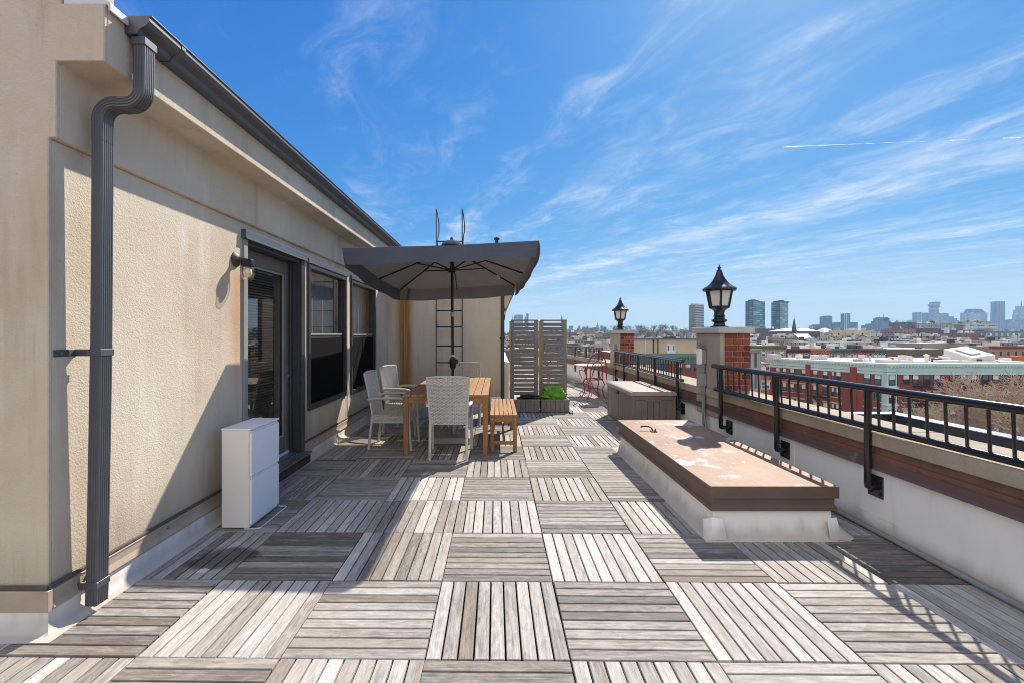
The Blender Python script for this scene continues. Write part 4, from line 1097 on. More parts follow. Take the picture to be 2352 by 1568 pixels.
# ================================================================ RED BISTRO SET
bt = thing('bistro_table', 'small round cream bistro table on red iron legs by the far parapet', 'table', (2.24, 11.1, 0))
BX, BY = 2.24, 11.1
b = MB(); b.lathe([(0.34,0.705),(0.365,0.71),(0.37,0.72),(0.365,0.73),(0.0,0.732)], (BX,BY,0), 40); b.build('tabletop', m_tabletop, bt, smooth=40)
for k in range(3):
    a = R(30+120*k); b = MB(); c, s = math.cos(a), math.sin(a)
    b.tube([(BX+c*0.16,BY+s*0.16,0.70),(BX+c*0.10,BY+s*0.10,0.5),(BX+c*0.04,BY+s*0.04,0.32),(BX+c*0.14,BY+s*0.14,0.12),(BX+c*0.26,BY+s*0.26,0.01)], 0.010, 8); b.build('leg', m_red, bt, smooth=60)
def bistro_chair(label):
    t = thing('bistro_chair', label, 'chair', (0,0,0), 'red wrought iron bistro chairs')
    def hoop(wd, zt_, y, lean): return [(-wd*math.cos(R(a)) if True else 0, y - lean*max(0,math.sin(R(a))), 0.45 + (zt_-0.45)*(max(0,math.sin(R(a)))**0.62)) for a in range(0, 181, 12)]
    b = MB(); b.tube(hoop(0.235, 1.03, -0.18, 0.10), 0.0125, 8); b.tube(hoop(0.14, 0.86, -0.185, 0.07), 0.010, 8)
    for x in (-0.05, 0.05): b.tube([(x,-0.19,0.45),(x*1.5,-0.215,0.62),(x*0.6,-0.24,0.80)], 0.006, 6)
    b.build('back_hoop', m_red, t, smooth=60)
    b = MB(); b.lathe([(0.20,0.435),(0.215,0.44),(0.218,0.452),(0.20,0.458),(0.0,0.452)], (0,0,0), 30); b.build('seat', m_red, t, smooth=40)
    for sx in (-1, 1):
        for sy in (-1, 1):
            b = MB(); b.tube([(sx*0.15,sy*0.15,0.44),(sx*0.19,sy*0.18,0.34),(sx*0.15,sy*0.15,0.22),(sx*0.17,sy*0.17,0.1),(sx*0.21,sy*0.21,0.02),(sx*0.235,sy*0.235,0.035),(sx*0.23,sy*0.23,0.06)], 0.0115, 8); b.build('leg', m_red, t, smooth=60)
        b = MB(); b.tube([(sx*0.235,-0.17,0.62),(sx*0.30,-0.05,0.66),(sx*0.30,0.10,0.64),(sx*0.27,0.17,0.56),(sx*0.22,0.16,0.45)], 0.009, 8); b.build('armrest', m_red, t, smooth=60)
    b = MB(); b.tube([(0.15*math.cos(2*math.pi*k/20),0.15*math.sin(2*math.pi*k/20),0.22) for k in range(20)], 0.006, 6, closed=True); b.build('leg_ring', m_red, t, smooth=60)
    return t
c1 = bistro_chair('red wrought iron chair with a hooped back in front of the round bistro table')
c2 = dup(c1, None, (1.42, 11.1, 0), R(-90), 'red wrought iron chair half hidden behind the right screen')
c1.location = (2.20, 10.45, 0); c1.rotation_euler = (0,0,R(8))
# ================================================================ TERRAIN
def interp(x, tab):
    if x <= tab[0][0]: return tab[0][1]
    for (a, va), (b_, vb) in zip(tab, tab[1:]):
        if x <= b_: return va + (vb-va)*(x-a)/(b_-a)
    return tab[-1][1]
def zg(x, y):
    z = interp(y, [(140,-21),(300,-15),(600,-9),(1000,-2),(1500,3),(2300,2)])
    return z + 13*math.exp(-((x-330)/190)**2 - ((y-980)/170)**2)
b = MB(); xs = [-2900 + 145*i for i in range(53)]; ys = [-800 + 80*i for i in range(50)]
vs = [(x, y, zg(x, y)) for y in ys for x in xs]; nx = len(xs)
b.add(vs, [(j*nx+i, j*nx+i+1, (j+1)*nx+i+1, (j+1)*nx+i) for j in range(len(ys)-1) for i in range(nx-1)])
m_ground = plain('city_ground', C(92,82,74), 0.95, 0.3, 0.02)
structure(b.build('ground', m_ground, None, smooth=60))
m_road = plain('asphalt', C(88,88,90), 0.9, 0.15, 0.3)
b = MB(); b.box(-60, 125, 62, 84, -20.99, -20.9); structure(b.build('street', m_road))

# ---- our own building block below the deck and the lower roof next door
m_brickwall = plain('brick_wall_plain', C(140,66,52), 0.85, 0.18, 1.5)
ob = thing('building_block', 'brick body of the apartment building that carries the roof deck', 'building', (0, 10, -21))
b = MB(); b.box(-9, 3.19, -6, 25.1, -20.9, -0.302); b.build('wall', m_brickwall, ob)
nb = thing('lower_roof', 'lower grey flat roof with a black parapet just beyond the railing', 'building', (6.3, 2, -0.6))
m_grayroof = make_concrete('grey_roof_felt', C(150,147,142), C(176,172,166), 40, 0.1)
m_blackpar = plain('black_parapet_felt', C(44,46,54), 0.55, 0.2, 3)
XR0, XR1, YR1 = 3.26, 9.6, 10.7
b = MB(); b.box(XR0, 9.2, -8, YR1, -20.9, -0.66); b.build('wall', m_brickwall, nb)
b = MB(); b.box(XR0, 9.2, -8, YR1, -0.6595, -0.64); b.build('roof', m_grayroof, nb)
b = MB(); b.box(XR0+0.3, 8.99, YR1-0.22, YR1, -0.6395, -0.36); b.box(9.0, 9.25, -8, YR1, -0.6395, -0.36); b.box(9.0, 9.25, -8, 7.0, -0.3595, -0.27)
b.build('parapet', m_blackpar, nb, bevel=0.02)
b = MB(); b.box(XR0+0.28, 9.0, YR1-0.25, YR1+0.03, -0.3595, -0.345); b.box(8.97, 9.28, 7.01, YR1+0.03, -0.3595, -0.343); b.build('parapet_cap', m_steel, nb)
b = MB()
for x in (4.6, 6.1, 7.6): b.box(x, x+0.05, -8, YR1-0.25, -0.6395, -0.634)
b.build('roof_seam', plain('felt_seam', C(120,118,114), 0.8), nb)
vp = at(2024, 970, 8.9); b = MB(); b.tube([(vp.x,8.9,-0.64),(vp.x,8.9,-0.42)], 0.03, 8); b.tube([(vp.x,8.9,-0.42),(vp.x-0.06,8.9,-0.38)], 0.035, 8); b.build('vent_pipe', m_black, nb)

# ================================================================ CITY MATERIALS
def roofmat(n, c): return plain(n, c, 0.75, 0.1, 0.25)
r_white = roofmat('white_roof', C(222,216,206)); r_silver = roofmat('silver_roof', C(196,196,194)); r_dark = roofmat('tar_roof', C(70,70,74)); r_tan = roofmat('tan_roof', C(170,158,140))
m_mint = plain('mint_cornice_paint', C(202,224,214), 0.6, 0.08, 0.6); m_mintdark = plain('mint_recess_line', C(60,92,96), 0.6)
m_redbrick = plain('red_brick_facade', C(146,76,60), 0.85, 0.12, 0.5, 0.3, 9)
m_stonelintel = plain('pale_lintel_stone', C(196,186,174), 0.8, 0.1)
m_wframe = plain('dark_window_frame', C(44,46,48), 0.5); m_wframew = plain('white_window_frame', C(220,218,212), 0.5)
def paneglass(n, c, r_): return plain(n, c, r_, 0.25, 0.7, 0, 1, 0, 0.8)
m_pane = paneglass('street_window_pane', C(92,104,116), 0.08); m_panelit = paneglass('pale_blind_pane', C(222,222,214), 0.35); m_panedark = paneglass('dark_window_pane', C(46,52,60), 0.08)

def seg(A, B):
    A = Vector((A[0],A[1],0)); B = Vector((B[0],B[1],0)); d = (B-A).normalized()
    return A, B, d, Vector((d.y,-d.x,0)), (B-A).length
def pxhit(px, A, B):
    """where the sight line through pixel column px meets the facade A-B (metres from A)"""
    k = (px-CX)/F; A_, B_, d, n, L = seg(A, B)
    return (k*A_.y - A_.x)/(d.x - k*d.y)
def panelbox(b, A, d, n, s0, s1, z0, z1, o0, o1, mi=0):
    vs = []
    for z in (z0, z1):
        for s, o in ((s0,o1),(s1,o1),(s1,o0),(s0,o0)): 
            p = A + d*s + n*o; vs.append((p.x,p.y,z))
    b.add(vs, [(0,3,2,1),(4,5,6,7),(0,1,5,4),(1,2,6,5),(2,3,7,6),(3,0,4,7)], mi)
def facade_window(root, A, B, s, w_, z0, z1, fm=None, arch=False, pane=None, lintel=True, lm=None):
    A_, B_, d, n, L = seg(A, B); fm = fm or m_wframe; b = MB(); e = 0.09
    panelbox(b, A_, d, n, s-w_/2, s-w_/2+e, z0, z1, 0.0, 0.06); panelbox(b, A_, d, n, s+w_/2-e, s+w_/2, z0, z1, 0.0, 0.06)
    panelbox(b, A_, d, n, s-w_/2+e, s+w_/2-e, z1-e, z1, 0.0, 0.06); panelbox(b, A_, d, n, s-w_/2+e, s+w_/2-e, z0, z0+e, 0.0, 0.06)
    zm = (z0+z1)/2; panelbox(b, A_, d, n, s-w_/2+e, s+w_/2-e, zm-0.05, zm+0.05, 0.0, 0.05)
    if arch:
        vs = []; m_ = 8
        for k in range(m_+1):
            a = math.pi*k/m_
            for rr in (w_/2-0.05, w_/2+0.10):
                for o in (0.0, 0.07):
                    p = A_ + d*(s - rr*math.cos(a)) + n*o; vs.append((p.x,p.y,z1+rr*math.sin(a)))
        fs = []
        for k in range(m_):
            q = 4*k; fs += [(q+1,q+3,q+7,q+5),(q+2,q+6,q+7,q+3),(q,q+1,q+5,q+4)]
        b.add(vs, fs, 1)
    elif lintel:
        panelbox(b, A_, d, n, s-w_/2-0.15, s+w_/2+0.15, z1+0.002, z1+0.30, 0.0, 0.07, 1); panelbox(b, A_, d, n, s-w_/2-0.1, s+w_/2+0.1, z0-0.14, z0-0.002, 0.0, 0.10, 1)
    win = b.build('window', [fm, lm or m_stonelintel], root)
    b = MB(); up = pane or rnd.choice([m_pane, m_panelit, m_panelit, m_panelit]); lo = rnd.choice([m_pane, m_panedark])
    panelbox(b, A_, d, n, s-w_/2+e, s+w_/2-e, zm+0.05, z1-e, -0.02, 0.02, 0); panelbox(b, A_, d, n, s-w_/2+e, s+w_/2-e, z0+e, zm-0.05, -0.02, 0.02, 1)
    if arch:
        vs = [(A_ + d*s + n*0.02)] + [A_ + d*(s - (w_/2-0.05)*math.cos(math.pi*k/8)) + n*0.02 for k in range(9)]
        zz = [z1] + [z1 + (w_/2-0.05)*math.sin(math.pi*k/8) for k in range(9)]
        b.add([(p.x,p.y,z) for p, z in zip(vs, zz)], [(0,k+1,k+2) for k in range(8)], 1)
    b.build('pane', [up, lo], win)
    return win
taken = []
def claim(x0, x1, y0, y1): taken.append((x0, x1, y0, y1))

# ================================================================ MINT CORNICE BUILDING
mz = -4.13
mint = thing('apartment_building', 'red brick apartment building with a long mint green cornice and white roof across the street', 'building', (80, 95, -21))
P0 = (63.8,108); P1 = (71.3,91.0); P2 = (73.2,87.4); P3 = (73.25,86.3); P4 = (75.0,86.3); P5 = (75.9,87.2); P6 = (106,87.2)
foot = [P0, P1, P2, P3, P4, P5, P6, (106,108)]
claim(60, 107, 84, 110)
b = MB(); b.prism(foot, -20.9, mz-0.4, 0); b.build('wall', m_redbrick, mint)
def inset(pts, dd):
    c = Vector((85, 97, 0)); out = []
    n = len(pts)
    for i in range(n):
        p0, p1, p2 = (Vector((*pts[i-1],0)), Vector((*pts[i],0)), Vector((*pts[(i+1)%n],0)))
        n1 = Vector(((p1-p0).y, -(p1-p0).x, 0)).normalized(); n2 = Vector(((p2-p1).y, -(p2-p1).x, 0)).normalized()
        m_ = (n1+n2); k = dd/max(0.35, m_.length_squared/2); out.append((p1.x + m_.x*k/1.0*0.5*2/2, p1.y + m_.y*k/1.0*0.5*2/2))
    return out
e0, e1, e2 = inset(foot, 0.10), inset(foot, 0.45), inset(foot, 0.75)
b = MB(); b.prism(e0, mz-2.0, mz-0.95); b.prism(e1, mz-0.62, mz-0.36); b.prism(e2, mz-0.358, mz-0.06); b.prism(inset(foot,0.22), mz-0.948, mz-0.622); b.prism(inset(foot,0.16), mz-2.12, mz-2.001)
for A, B in ((P0,P1),(P1,P2),(P3,P4),(P5,P6)):
    A_, B_, d, n, L = seg(A, B); s = 0.3
    while s < L-0.2:
        panelbox(b, A_, d, n, s, s+0.22, mz-0.66, mz-0.40, 0.1, 0.62); s += 0.62
cor = b.build('cornice', m_mint, mint)
b = MB(); b.prism(inset(foot,0.135), mz-1.62, mz-1.56); b.build('frieze_line', m_mintdark, cor)
b = MB(); b.prism(e2, mz-0.058, mz); b.build('roof', r_white, mint)
A_, B_, d, n, L = seg(P0, P1); bb = MB()
for pa, pb in ((1852,1862),(1954,1969)):
    s0, s1 = pxhit(pa, P0, P1), pxhit(pb, P0, P1); panelbox(bb, A_, d, n, s0, min(s1, L), -20.9, mz-1.0, 0.0, 0.32)
bb.build('pilaster', m_redbrick, mint)
b = MB()
b.prism([(P2[0]-0.05,P2[1]-0.1),(P3[0]-0.06,P3[1]-0.06),(P4[0]+0.03,P4[1]-0.06),(P5[0]+0.06,P5[1]-0.06),(P5[0],P5[1]+0.3),(P2[0],P2[1]+0.3)], -20.9, mz-2.13)
for z in (-8.75, -12.05, -15.35): b.prism([(P2[0]-0.25,P2[1]-0.3),(P3[0]-0.26,P3[1]-0.26),(P4[0]+0.13,P4[1]-0.26),(P5[0]+0.26,P5[1]-0.26),(P5[0],P5[1]+0.3),(P2[0],P2[1]+0.3)], z, z+0.18)
b.build('bay', m_mint, mint)
rows = [(-8.1,-6.25),(-11.45,-9.55),(-14.75,-12.85),(-18.05,-16.15)]
for zi, (z0, z1) in enumerate(rows):
    for px in (2081,2103,2129,2152,2188,2213,2236,2263,2287,2310,2335): facade_window(mint, P5, P6, pxhit(px,P5,P6), 1.25, z0, z1, lintel=zi > 0)
    for px in (1787,1802,1819.5,1833,1846,1873,1896,1926): facade_window(mint, P0, P1, pxhit(px,P0,P1), 1.0, z0-0.05, z1, lintel=zi > 0)
    facade_window(mint, P0, P1, pxhit(1913,P0,P1), 0.6, z0, z1, lintel=zi > 0)
    for px in (1992,2016): facade_window(mint, P1, P2, pxhit(px,P1,P2), 1.15, z0, z1, lintel=zi > 0)
    A_, B_ = (P3[0]-0.06,P3[1]-0.06), (P4[0]+0.03,P4[1]-0.06)
    facade_window(mint, A_, B_, 0.95, 1.25, z0-0.1, z1+0.1, lintel=False)
    facade_window(mint, (P4[0]+0.03,P4[1]-0.06), (P5[0]+0.06,P5[1]-0.06), 0.65, 0.7, z0-0.1, z1+0.1, lintel=False, pane=m_panedark)
def fire_escape(A, B, pa, pb, zs):
    A_, B_, d, n, L = seg(A, B); s0, s1 = sorted((pxhit(pa,A,B), pxhit(pb,A,B))); b = MB()
    for z in zs:
        panelbox(b, A_, d, n, s0, s1, z-0.12, z, 0.08, 1.1)
        for zz in (z+0.5, z+1.0):
            panelbox(b, A_, d, n, s0, s1, zz-0.025, zz+0.025, 1.05, 1.1); panelbox(b, A_, d, n, s0, s0+0.05, zz-0.025, zz+0.025, 0.08, 1.05); panelbox(b, A_, d, n, s1-0.05, s1, zz-0.025, zz+0.025, 0.08, 1.05)
        s = s0
        while s < s1: panelbox(b, A_, d, n, s, s+0.03, z, z+1.0, 1.06, 1.09); s += 0.28
    for za, zb in zip(zs, zs[1:]):
        p = A_ + d*(s0+0.5) + n*0.7; q = A_ + d*(s1-0.5) + n*0.7
        for o in (0, 0.45): b.bar((p.x+n.x*o*0.5,p.y+n.y*o*0.5,za), (q.x+n.x*o*0.5,q.y+n.y*o*0.5,zb), 0.05, 0.09)
    b.build('fire_escape', m_black, mint)
fire_escape(P5, P6, 2095, 2156, (-8.3,-11.6,-14.9)); fire_escape(P0, P1, 1868, 1902, (-11.6,-14.9)); fire_escape(P5, P6, 2208, 2242, (-8.3,-11.6,-14.9))
# roof clutter on the mint building
def roofbox(px0, px1, y0, D, dd, name='roof_box', m=None, root=mint, base=mz, slope=0.0):
    b = MB(); X0, X1 = PX(px0,D), PX(px1,D); zt = PZ(y0, D)
    b.add([(X0,D,base+0.001),(X1,D,base+0.001),(X1,D+dd,base+0.001),(X0,D+dd,base+0.001),(X0,D,zt),(X1,D,zt),(X1,D+dd,zt+slope),(X0,D+dd,zt+slope)], [(4,5,6,7),(0,1,5,4),(1,2,6,5),(2,3,7,6),(3,0,4,7)])
    return b.build(name, m or r_white, root)
for a in ((1776,1795,814,103,2.5),(1869,1880,815,100,1.2),(2034,2069,826,88.6,2.2),(2068,2100,828,88.3,2.5),(2100,2126,829,88.2,1.5),(2170,2210,827,88.6,2.4),(2206,2236,828,88.3,1.8),(2240,2290,830,88.2,1.2),(2196,2222,820,99,2),(2080,2098,821,100,3),(2298,2352,829,88.2,2),(2150,2168,823,93,1.2)): roofbox(*a)
roofbox(2235,2282,824,90,5.2,'skylight_shed', r_white)
X0, X1 = PX(2228,90.2), PX(2281,90.2)
b = MB(); b.add([(X0,89.8,mz+0.9),(X1,89.8,mz+1.5),(X1,95.5,mz+3.0),(X0,95.5,mz+2.4),(X0,89.8,mz),(X1,89.8,mz),(X1,95.5,mz),(X0,95.5,mz)], [(0,1,2,3),(4,5,1,0),(5,6,2,1),(6,7,3,2),(7,4,0,3)]); b.build('skylight_shed', r_white, mint)
b = MB(); p = [(X0+1.0,91.0,mz+1.43),(X1-1.6,91.0,mz+1.66),(X1-1.6,94.3,mz+2.53),(X0+1.0,94.3,mz+2.30)]; b.add(p+[(q[0],q[1],q[2]+0.2) for q in p], [(4,5,6,7),(0,1,5,4),(1,2,6,5),(2,3,7,6),(3,0,4,7)]); b.build('skylight', r_silver, mint)
for k in range(34):
    yy = rnd.uniform(88.5, 106); xx = rnd.uniform(max(65, P0[0]+1+(108-yy)*0.46), 104); ww = rnd.uniform(0.3, 1.5); hh = rnd.uniform(0.25, 1.1)
    b = MB(); b.box(xx, xx+ww, yy, yy+ww*0.8, mz+0.001, mz+hh); b.build(rnd.choice(['roof_box','chimney']), rnd.choice([r_white, r_white, r_silver, r_tan, r_dark]), mint)
cpx = at(2128, 829, 89.5); b = MB(); b.lathe([(0.32,0),(0.32,1.25),(0.5,1.27),(0.5,1.42),(0.1,1.7)], (cpx.x,89.5,mz), 12); b.build('roof_vent', r_white, mint)
roofbox(2331,2352,817,100,2,'roof_box', plain('orange_tank', C(214,116,50), 0.6)); 

# ================================================================ OTHER NEAR BUILDINGS
def simple(name, label, x0, x1, ytop, D, depth, mat, roof, base=None, cornice=None, group=None, uv=True, cat='building', parapet=0.5):
    X0, X1, zt = PX(x0,D), PX(x1,D), PZ(ytop,D); zb = (zg((X0+X1)/2, D) if base is None else base) - 0.5
    t = thing(name, label, cat, ((X0+X1)/2, D+depth/2, zb), group)
    b = MB(); b.box(X0, X1, D, D+depth, zb, zt-0.01); b.build('wall', mat, t, uv=uv)
    b = MB(); b.box(X0+0.25, X1-0.25, D+0.25, D+depth-0.25, zt-0.0095, zt+0.005); b.build('roof', roof, t)
    claim(X0-0.5, X1+0.5, D-1, D+depth+1)
    kk = 1 + D/450.0
    for k in range(min(16, int((X1-X0)/2.4))):
        if roof is r_dark and k % 2: continue
        xx = rnd.uniform(X0+0.4, X1-2.2); yy = rnd.uniform(D+1, max(D+1.5, D+depth-3)); ww = rnd.uniform(0.4,1.5)*kk
        b = MB(); b.box(xx, min(xx+ww, X1-0.3), yy, yy+ww, zt+0.0055, zt+rnd.uniform(0.4,1.5)*kk); b.build(rnd.choice(['roof_unit','chimney','bulkhead']), rnd.choice([r_white, r_silver, r_dark, r_tan, r_tan, m_stonelintel]), t)
    if cornice:
        b = MB(); cm, h, o = cornice
        b.box(X0, X1, D-o, D-0.005, zt-h*0.35, zt+0.15); b.box(X0, X1, D-o*0.45, D-0.005, zt-h, zt-h*0.351)
        n = max(3, int((X1-X0)/0.75)); 
        for k in range(n+1):
            xx = X0+0.1+(X1-X0-0.4)*k/n; b.box(xx, xx+0.2, D-o*0.9, D-o*0.46, zt-h*0.85, zt-h*0.352)
        b.build('cornice', cm, t)
    return t, X0, X1, zt
def paint(n, c): return plain(n, c, 0.6, 0.1, 0.8)
m_greybrick = plain('grey_stone_wall', C(168,160,150), 0.85, 0.14, 0.9); m_orange = plain('orange_brick_wall', C(184,112,80), 0.85, 0.12, 0.9)
# beige penthouse on a brick block seen between the two pillars
t, X0, X1, zt = simple('brick_block', 'red brick building with a green cornice seen between the two pillars', 1420, 1640, 812, 125, 22, m_redbrick, r_silver, cornice=(paint('green_cornice_paint', C(106,136,116)), 2.6, 0.7))
A, B = (X0,125), (X1,125)
for z0 in (-8.6, -12.2):
    for px in (1437,1472,1489,1512,1526,1561,1580,1600,1622): facade_window(t, A, B, pxhit(px,A,B), 1.5, z0, z0+1.9, lintel=False)
b = MB(); rp = thing('roof_pavilion', 'beige stucco roof pavilion with a white door standing on the brick building', 'building', (47, 131, zt))
m_beige = plain('beige_render', C(202,182,152), 0.85, 0.08, 0.3); m_pink = plain('pink_render', C(206,150,128), 0.85, 0.08, 0.3)
XA, XB, zp = PX(1450,127), PX(1640,127), PZ(779,127)
b = MB(); b.box(XA, XB, 127, 138, zt+0.006, zp); b.build('wall', m_beige, rp)
b = MB(); b.box(XA-2.0, XA-0.02, 126.6, 138, zt+0.006, zp-0.3); b.build('side_wing', m_pink, rp)
b = MB(); b.box(XA-2.1, XB, 126.5, 138.1, zp+0.001, zp+0.18); b.build('roof', r_dark, rp)
dx = PX(1531,127); dx2 = PX(1551,127)
b = MB(); b.box(dx, dx2, 126.85, 126.995, zt+0.02, zt+2.6); d_ = b.build('door', m_wframew, rp)
b = MB(); b.box(dx+0.35, dx+0.6, 126.82, 126.849, zt+0.9, zt+2.2); b.box(dx2-0.6, dx2-0.35, 126.82, 126.849, zt+0.9, zt+2.2); b.build('door_glass', m_panedark, d_)
for px, mm in ((1482,r_white),(1501,m_black),(1511,plain('rust_pipe', C(110,70,54), 0.7))):
    b = MB(); xx = PX(px,126.9); b.tube([(xx,126.85,zt+0.1),(xx,126.85,zp+0.1)], 0.16, 8); b.build('wall_pipe', mm, rp)
for px in (1490,1512,1524,1541,1553): roofbox(px, px+11, 774+rnd.uniform(-1,1), 131, 2, 'roof_unit', rnd.choice([r_dark, r_silver, r_white]), rp, zp+0.181)
b = MB(); xx = PX(1566,129); b.lathe([(0.5,0),(0.5,2.6),(0.3,2.7)], (xx,129,zp+0.18), 12); b.lathe([(0.35,0),(0.35,2.2)], (xx+1.6,129,zp+0.18), 12); b.build('flue', m_steel, rp)
# teal corniced house left of it
t, X0, X1, zt = simple('row_house', 'narrow house with a dark teal bracketed cornice just right of the farther pillar', 1440, 1462, 795, 150, 16, m_greybrick, r_white, cornice=(paint('teal_cornice', C(74,106,104)), 2.2, 0.8))

# row of corniced houses behind the mint roof
rh = [('olive', 1660, 1806, 794, C(112,120,72), m_greybrick, 'grey stone house row with an olive green cornice and arched windows', 7),
      ('dark', 1807.5, 1859, 801.5, C(82,56,50), m_orange, 'brick row house with a dark brown bracketed cornice and arched windows', 4),
      ('orange', 1859, 1907.5, 801.5, C(186,120,90), m_orange, 'brick row house with an orange terracotta cornice', 4),
      ('green', 1907.5, 1957, 801.5, C(78,116,94), m_orange, 'brick row house with a deep green bracketed cornice', 4),
      ('maroon', 1957, 2006, 801.5, C(122,66,60), m_orange, 'brick row house with a maroon bracketed cornice', 4),
      ('teal', 2006, 2034, 801.5, C(88,120,116), m_orange, 'narrow brick row house with a teal cornice at the end of its row', 3)]
for key, x0, x1, yt, col, mat, lab, nw in rh:
    D = 130.0
    t, X0, X1, zt = simple('row_house', lab, x0, x1-0.3, yt, D, 14, mat, rnd.choice([r_silver, r_white]), cornice=(paint(key+'_cornice_paint', col), 0.95, 0.55), group='row houses with bracketed cornices')
    A, B = (X0,D), (X1,D)
    for k in range(nw): facade_window(t, A, B, (X1-X0)*(k+0.5)/nw, 1.0, zt-2.9, zt-1.5, fm=m_wframew, arch=True)
    for k in range(3):
        xx = X0 + (X1-X0)*(0.2+0.3*k); c_ = rnd.choice([r_dark, r_white, r_silver])
        b = MB(); b.box(xx, xx+rnd.uniform(0.8,1.8), D+2, D+3.5, zt+0.006, zt+rnd.uniform(0.6,1.2)); b.build('roof_box', c_, t)
simple('stone_house', 'pale grey stone house with tall narrow windows just right of the nearer pillar', 1716, 1748, 803, 75, 9, make_facade('grey_stone_facade', C(176,168,164), C(80,80,86), 1.0, 3.4, 0.4, 0.72), r_white, cornice=(m_greybrick, 0.5, 0.3))
t, X0, X1, zt = simple('brick_house', 'orange brick house with two pale windows beside the mint corniced building', 1749, 1768, 833, 97, 8, m_orange, r_white)
for k in range(3):
    for px in (1753, 1763): facade_window(t, (X0,97), (X1,97), pxhit(px,(X0,97),(X1,97)), 0.9, zt-2.2-3.2*k, zt-0.7-3.2*k, fm=m_wframew)

# ================================================================ MIDDLE DISTANCE
fz = {}
def FA(key, *a, **k):
    if key not in fz: fz[key] = make_facade('facade_'+key, *a, **k)
    return fz[key]
gl_d = C(52,58,66)
simple('loft_building', 'long low tan building with a dark roof line behind the row houses', 1850, 2110, 786, 215, 16, FA('tan', C(176,156,132), gl_d, 3.2, 4.5, 0.25, 0.3), r_dark)
simple('party_wall_building', 'dark rubble stone party wall under a white roof right of the row houses', 2036, 2165, 801, 150, 20, FA('rubble', C(112,98,88), gl_d, 9, 9, 0.1, 0.1), r_white)
simple('grey_house', 'grey rendered house with a white sloping roof and tiny windows beyond the white roof boxes', 2120, 2196, 788, 185, 18, FA('greyr', C(160,152,140), gl_d, 4, 4, 0.2, 0.25), r_white)
simple('grey_house', 'low grey brown house with chimneys beside the tan corner house', 2196, 2266, 787, 182, 16, FA('greyb', C(142,128,114), gl_d, 4.5, 4, 0.18, 0.22), r_white)
simple('corner_house', 'tan brick house with a red tiled eave near the right edge', 2272, 2352, 795, 160, 14, FA('tanbrick', C(176,140,112), gl_d, 2.6, 3.4, 0.3, 0.45), r_tan, cornice=(paint('red_tile', C(150,80,60)), 0.8, 0.6))
simple('beige_block', 'beige stepped block with small dark windows below the hazy towers', 1943, 2008, 759, 420, 22, FA('beige', C(196,184,152), gl_d, 9, 9, 0.2, 0.3), r_tan)
simple('beige_block', 'low wide beige block with a row of windows in front of the stepped one', 1934, 2036, 773, 400, 16, FA('beige2', C(190,180,152), gl_d, 5.5, 5, 0.35, 0.4), r_tan)
simple('olive_block', 'long grey olive block with dark windows left of the mansard building', 2072, 2152, 772, 360, 20, FA('olive', C(142,134,112), gl_d, 5, 8, 0.4, 0.5), r_tan)
simple('mansard_block', 'grey mansard building with pale dormer windows at the right edge', 2268, 2356, 761, 420, 24, FA('mans', C(122,128,138), C(196,196,186), 5.2, 5.4, 0.4, 0.5), r_dark)
simple('mansard_block', 'lower grey stone wing in front of the mansard building at the right edge', 2276, 2360, 777, 400, 14, FA('mans2', C(150,150,146), gl_d, 5, 5, 0.4, 0.45), r_dark)
simple('red_block', 'small red brick block under white roofs in the right middle distance', 2208, 2254, 765, 410, 20, FA('redb', C(146,98,84), gl_d, 6, 5, 0.2, 0.3), r_white)
simple('pink_block', 'pink and maroon brick block left of the long blue roofed hall', 2066, 2104, 755, 560, 24, FA('pink', C(150,104,102), gl_d, 5, 5, 0.3, 0.4), r_dark)
simple('pink_block', 'dark red brick block with many windows touching the blue roofed hall', 2118, 2160, 754, 565, 24, FA('dred', C(108,76,74), gl_d, 4.5, 4.5, 0.4, 0.45), r_dark)
simple('blue_hall', 'long dark slate blue hall below the white office block', 2160, 2276, 758, 600, 40, FA('bhall', C(68,84,104), C(110,126,140), 8, 12, 0.3, 0.3), r_silver)
simple('office_block', 'long green grey office block with a regular grid of windows', 2105, 2192, 742, 720, 50, FA('ggrey', C(150,152,140), C(96,110,112), 3.4, 4.4, 0.5, 0.6), r_silver)
simple('office_block', 'brown end block of the green grey office building', 2091, 2104.6, 740, 722, 40, FA('brwn', C(108,98,92), C(64,80,84), 4, 4.4, 0.5, 0.5), r_silver)
simple('office_block', 'white glazed office block with green window bands', 2216, 2292, 744, 720, 50, FA('wglass', C(190,204,198), C(80,118,112), 6, 6, 0.86, 0.42), r_silver)
simple('brick_hall', 'flat reddish brown hall block on top of the white glazed offices', 2231, 2270, 739, 760, 30, FA('rhall', C(118,82,74), gl_d, 12, 12, 0.1, 0.1), r_dark)
simple('brick_hall', 'red brick link block between the two office blocks', 2193, 2215.5, 746, 722, 30, FA('rlink', C(124,90,84), gl_d, 8, 6, 0.1, 0.3), r_dark)
simple('armory', 'very long dark brown hall with a flat roof below the glass towers', 1735, 1932, 755, 800, 70, FA('arm', C(92,78,76), gl_d, 7, 10, 0.12, 0.2), r_silver)
t = thing('white_hall_roof', 'wide hall with a sunlit white roof behind the church spire', 'building', (500, 720, 0))
X0, X1 = PX(1803,700), PX(1881,700); zb, z1, z2 = zg(480,700), PZ(761,700), PZ(754,700)
b = MB(); b.box(X0, X1, 700, 740, zb-1, z1); b.build('wall', FA('arm', None, None, 1, 1), t, uv=True)
b = MB(); b.add([(X0-2,698,z1+.01),(X1+2,698,z1+.01),(X1-4,722,z2),(X0+14,722,z2),(X0-2,742,z1+.01),(X1+2,742,z1+.01)], [(0,1,2,3),(5,4,3,2),(1,5,2),(4,0,3)]); b.build('roof', r_white, t)
claim(X0-3, X1+3, 696, 744)
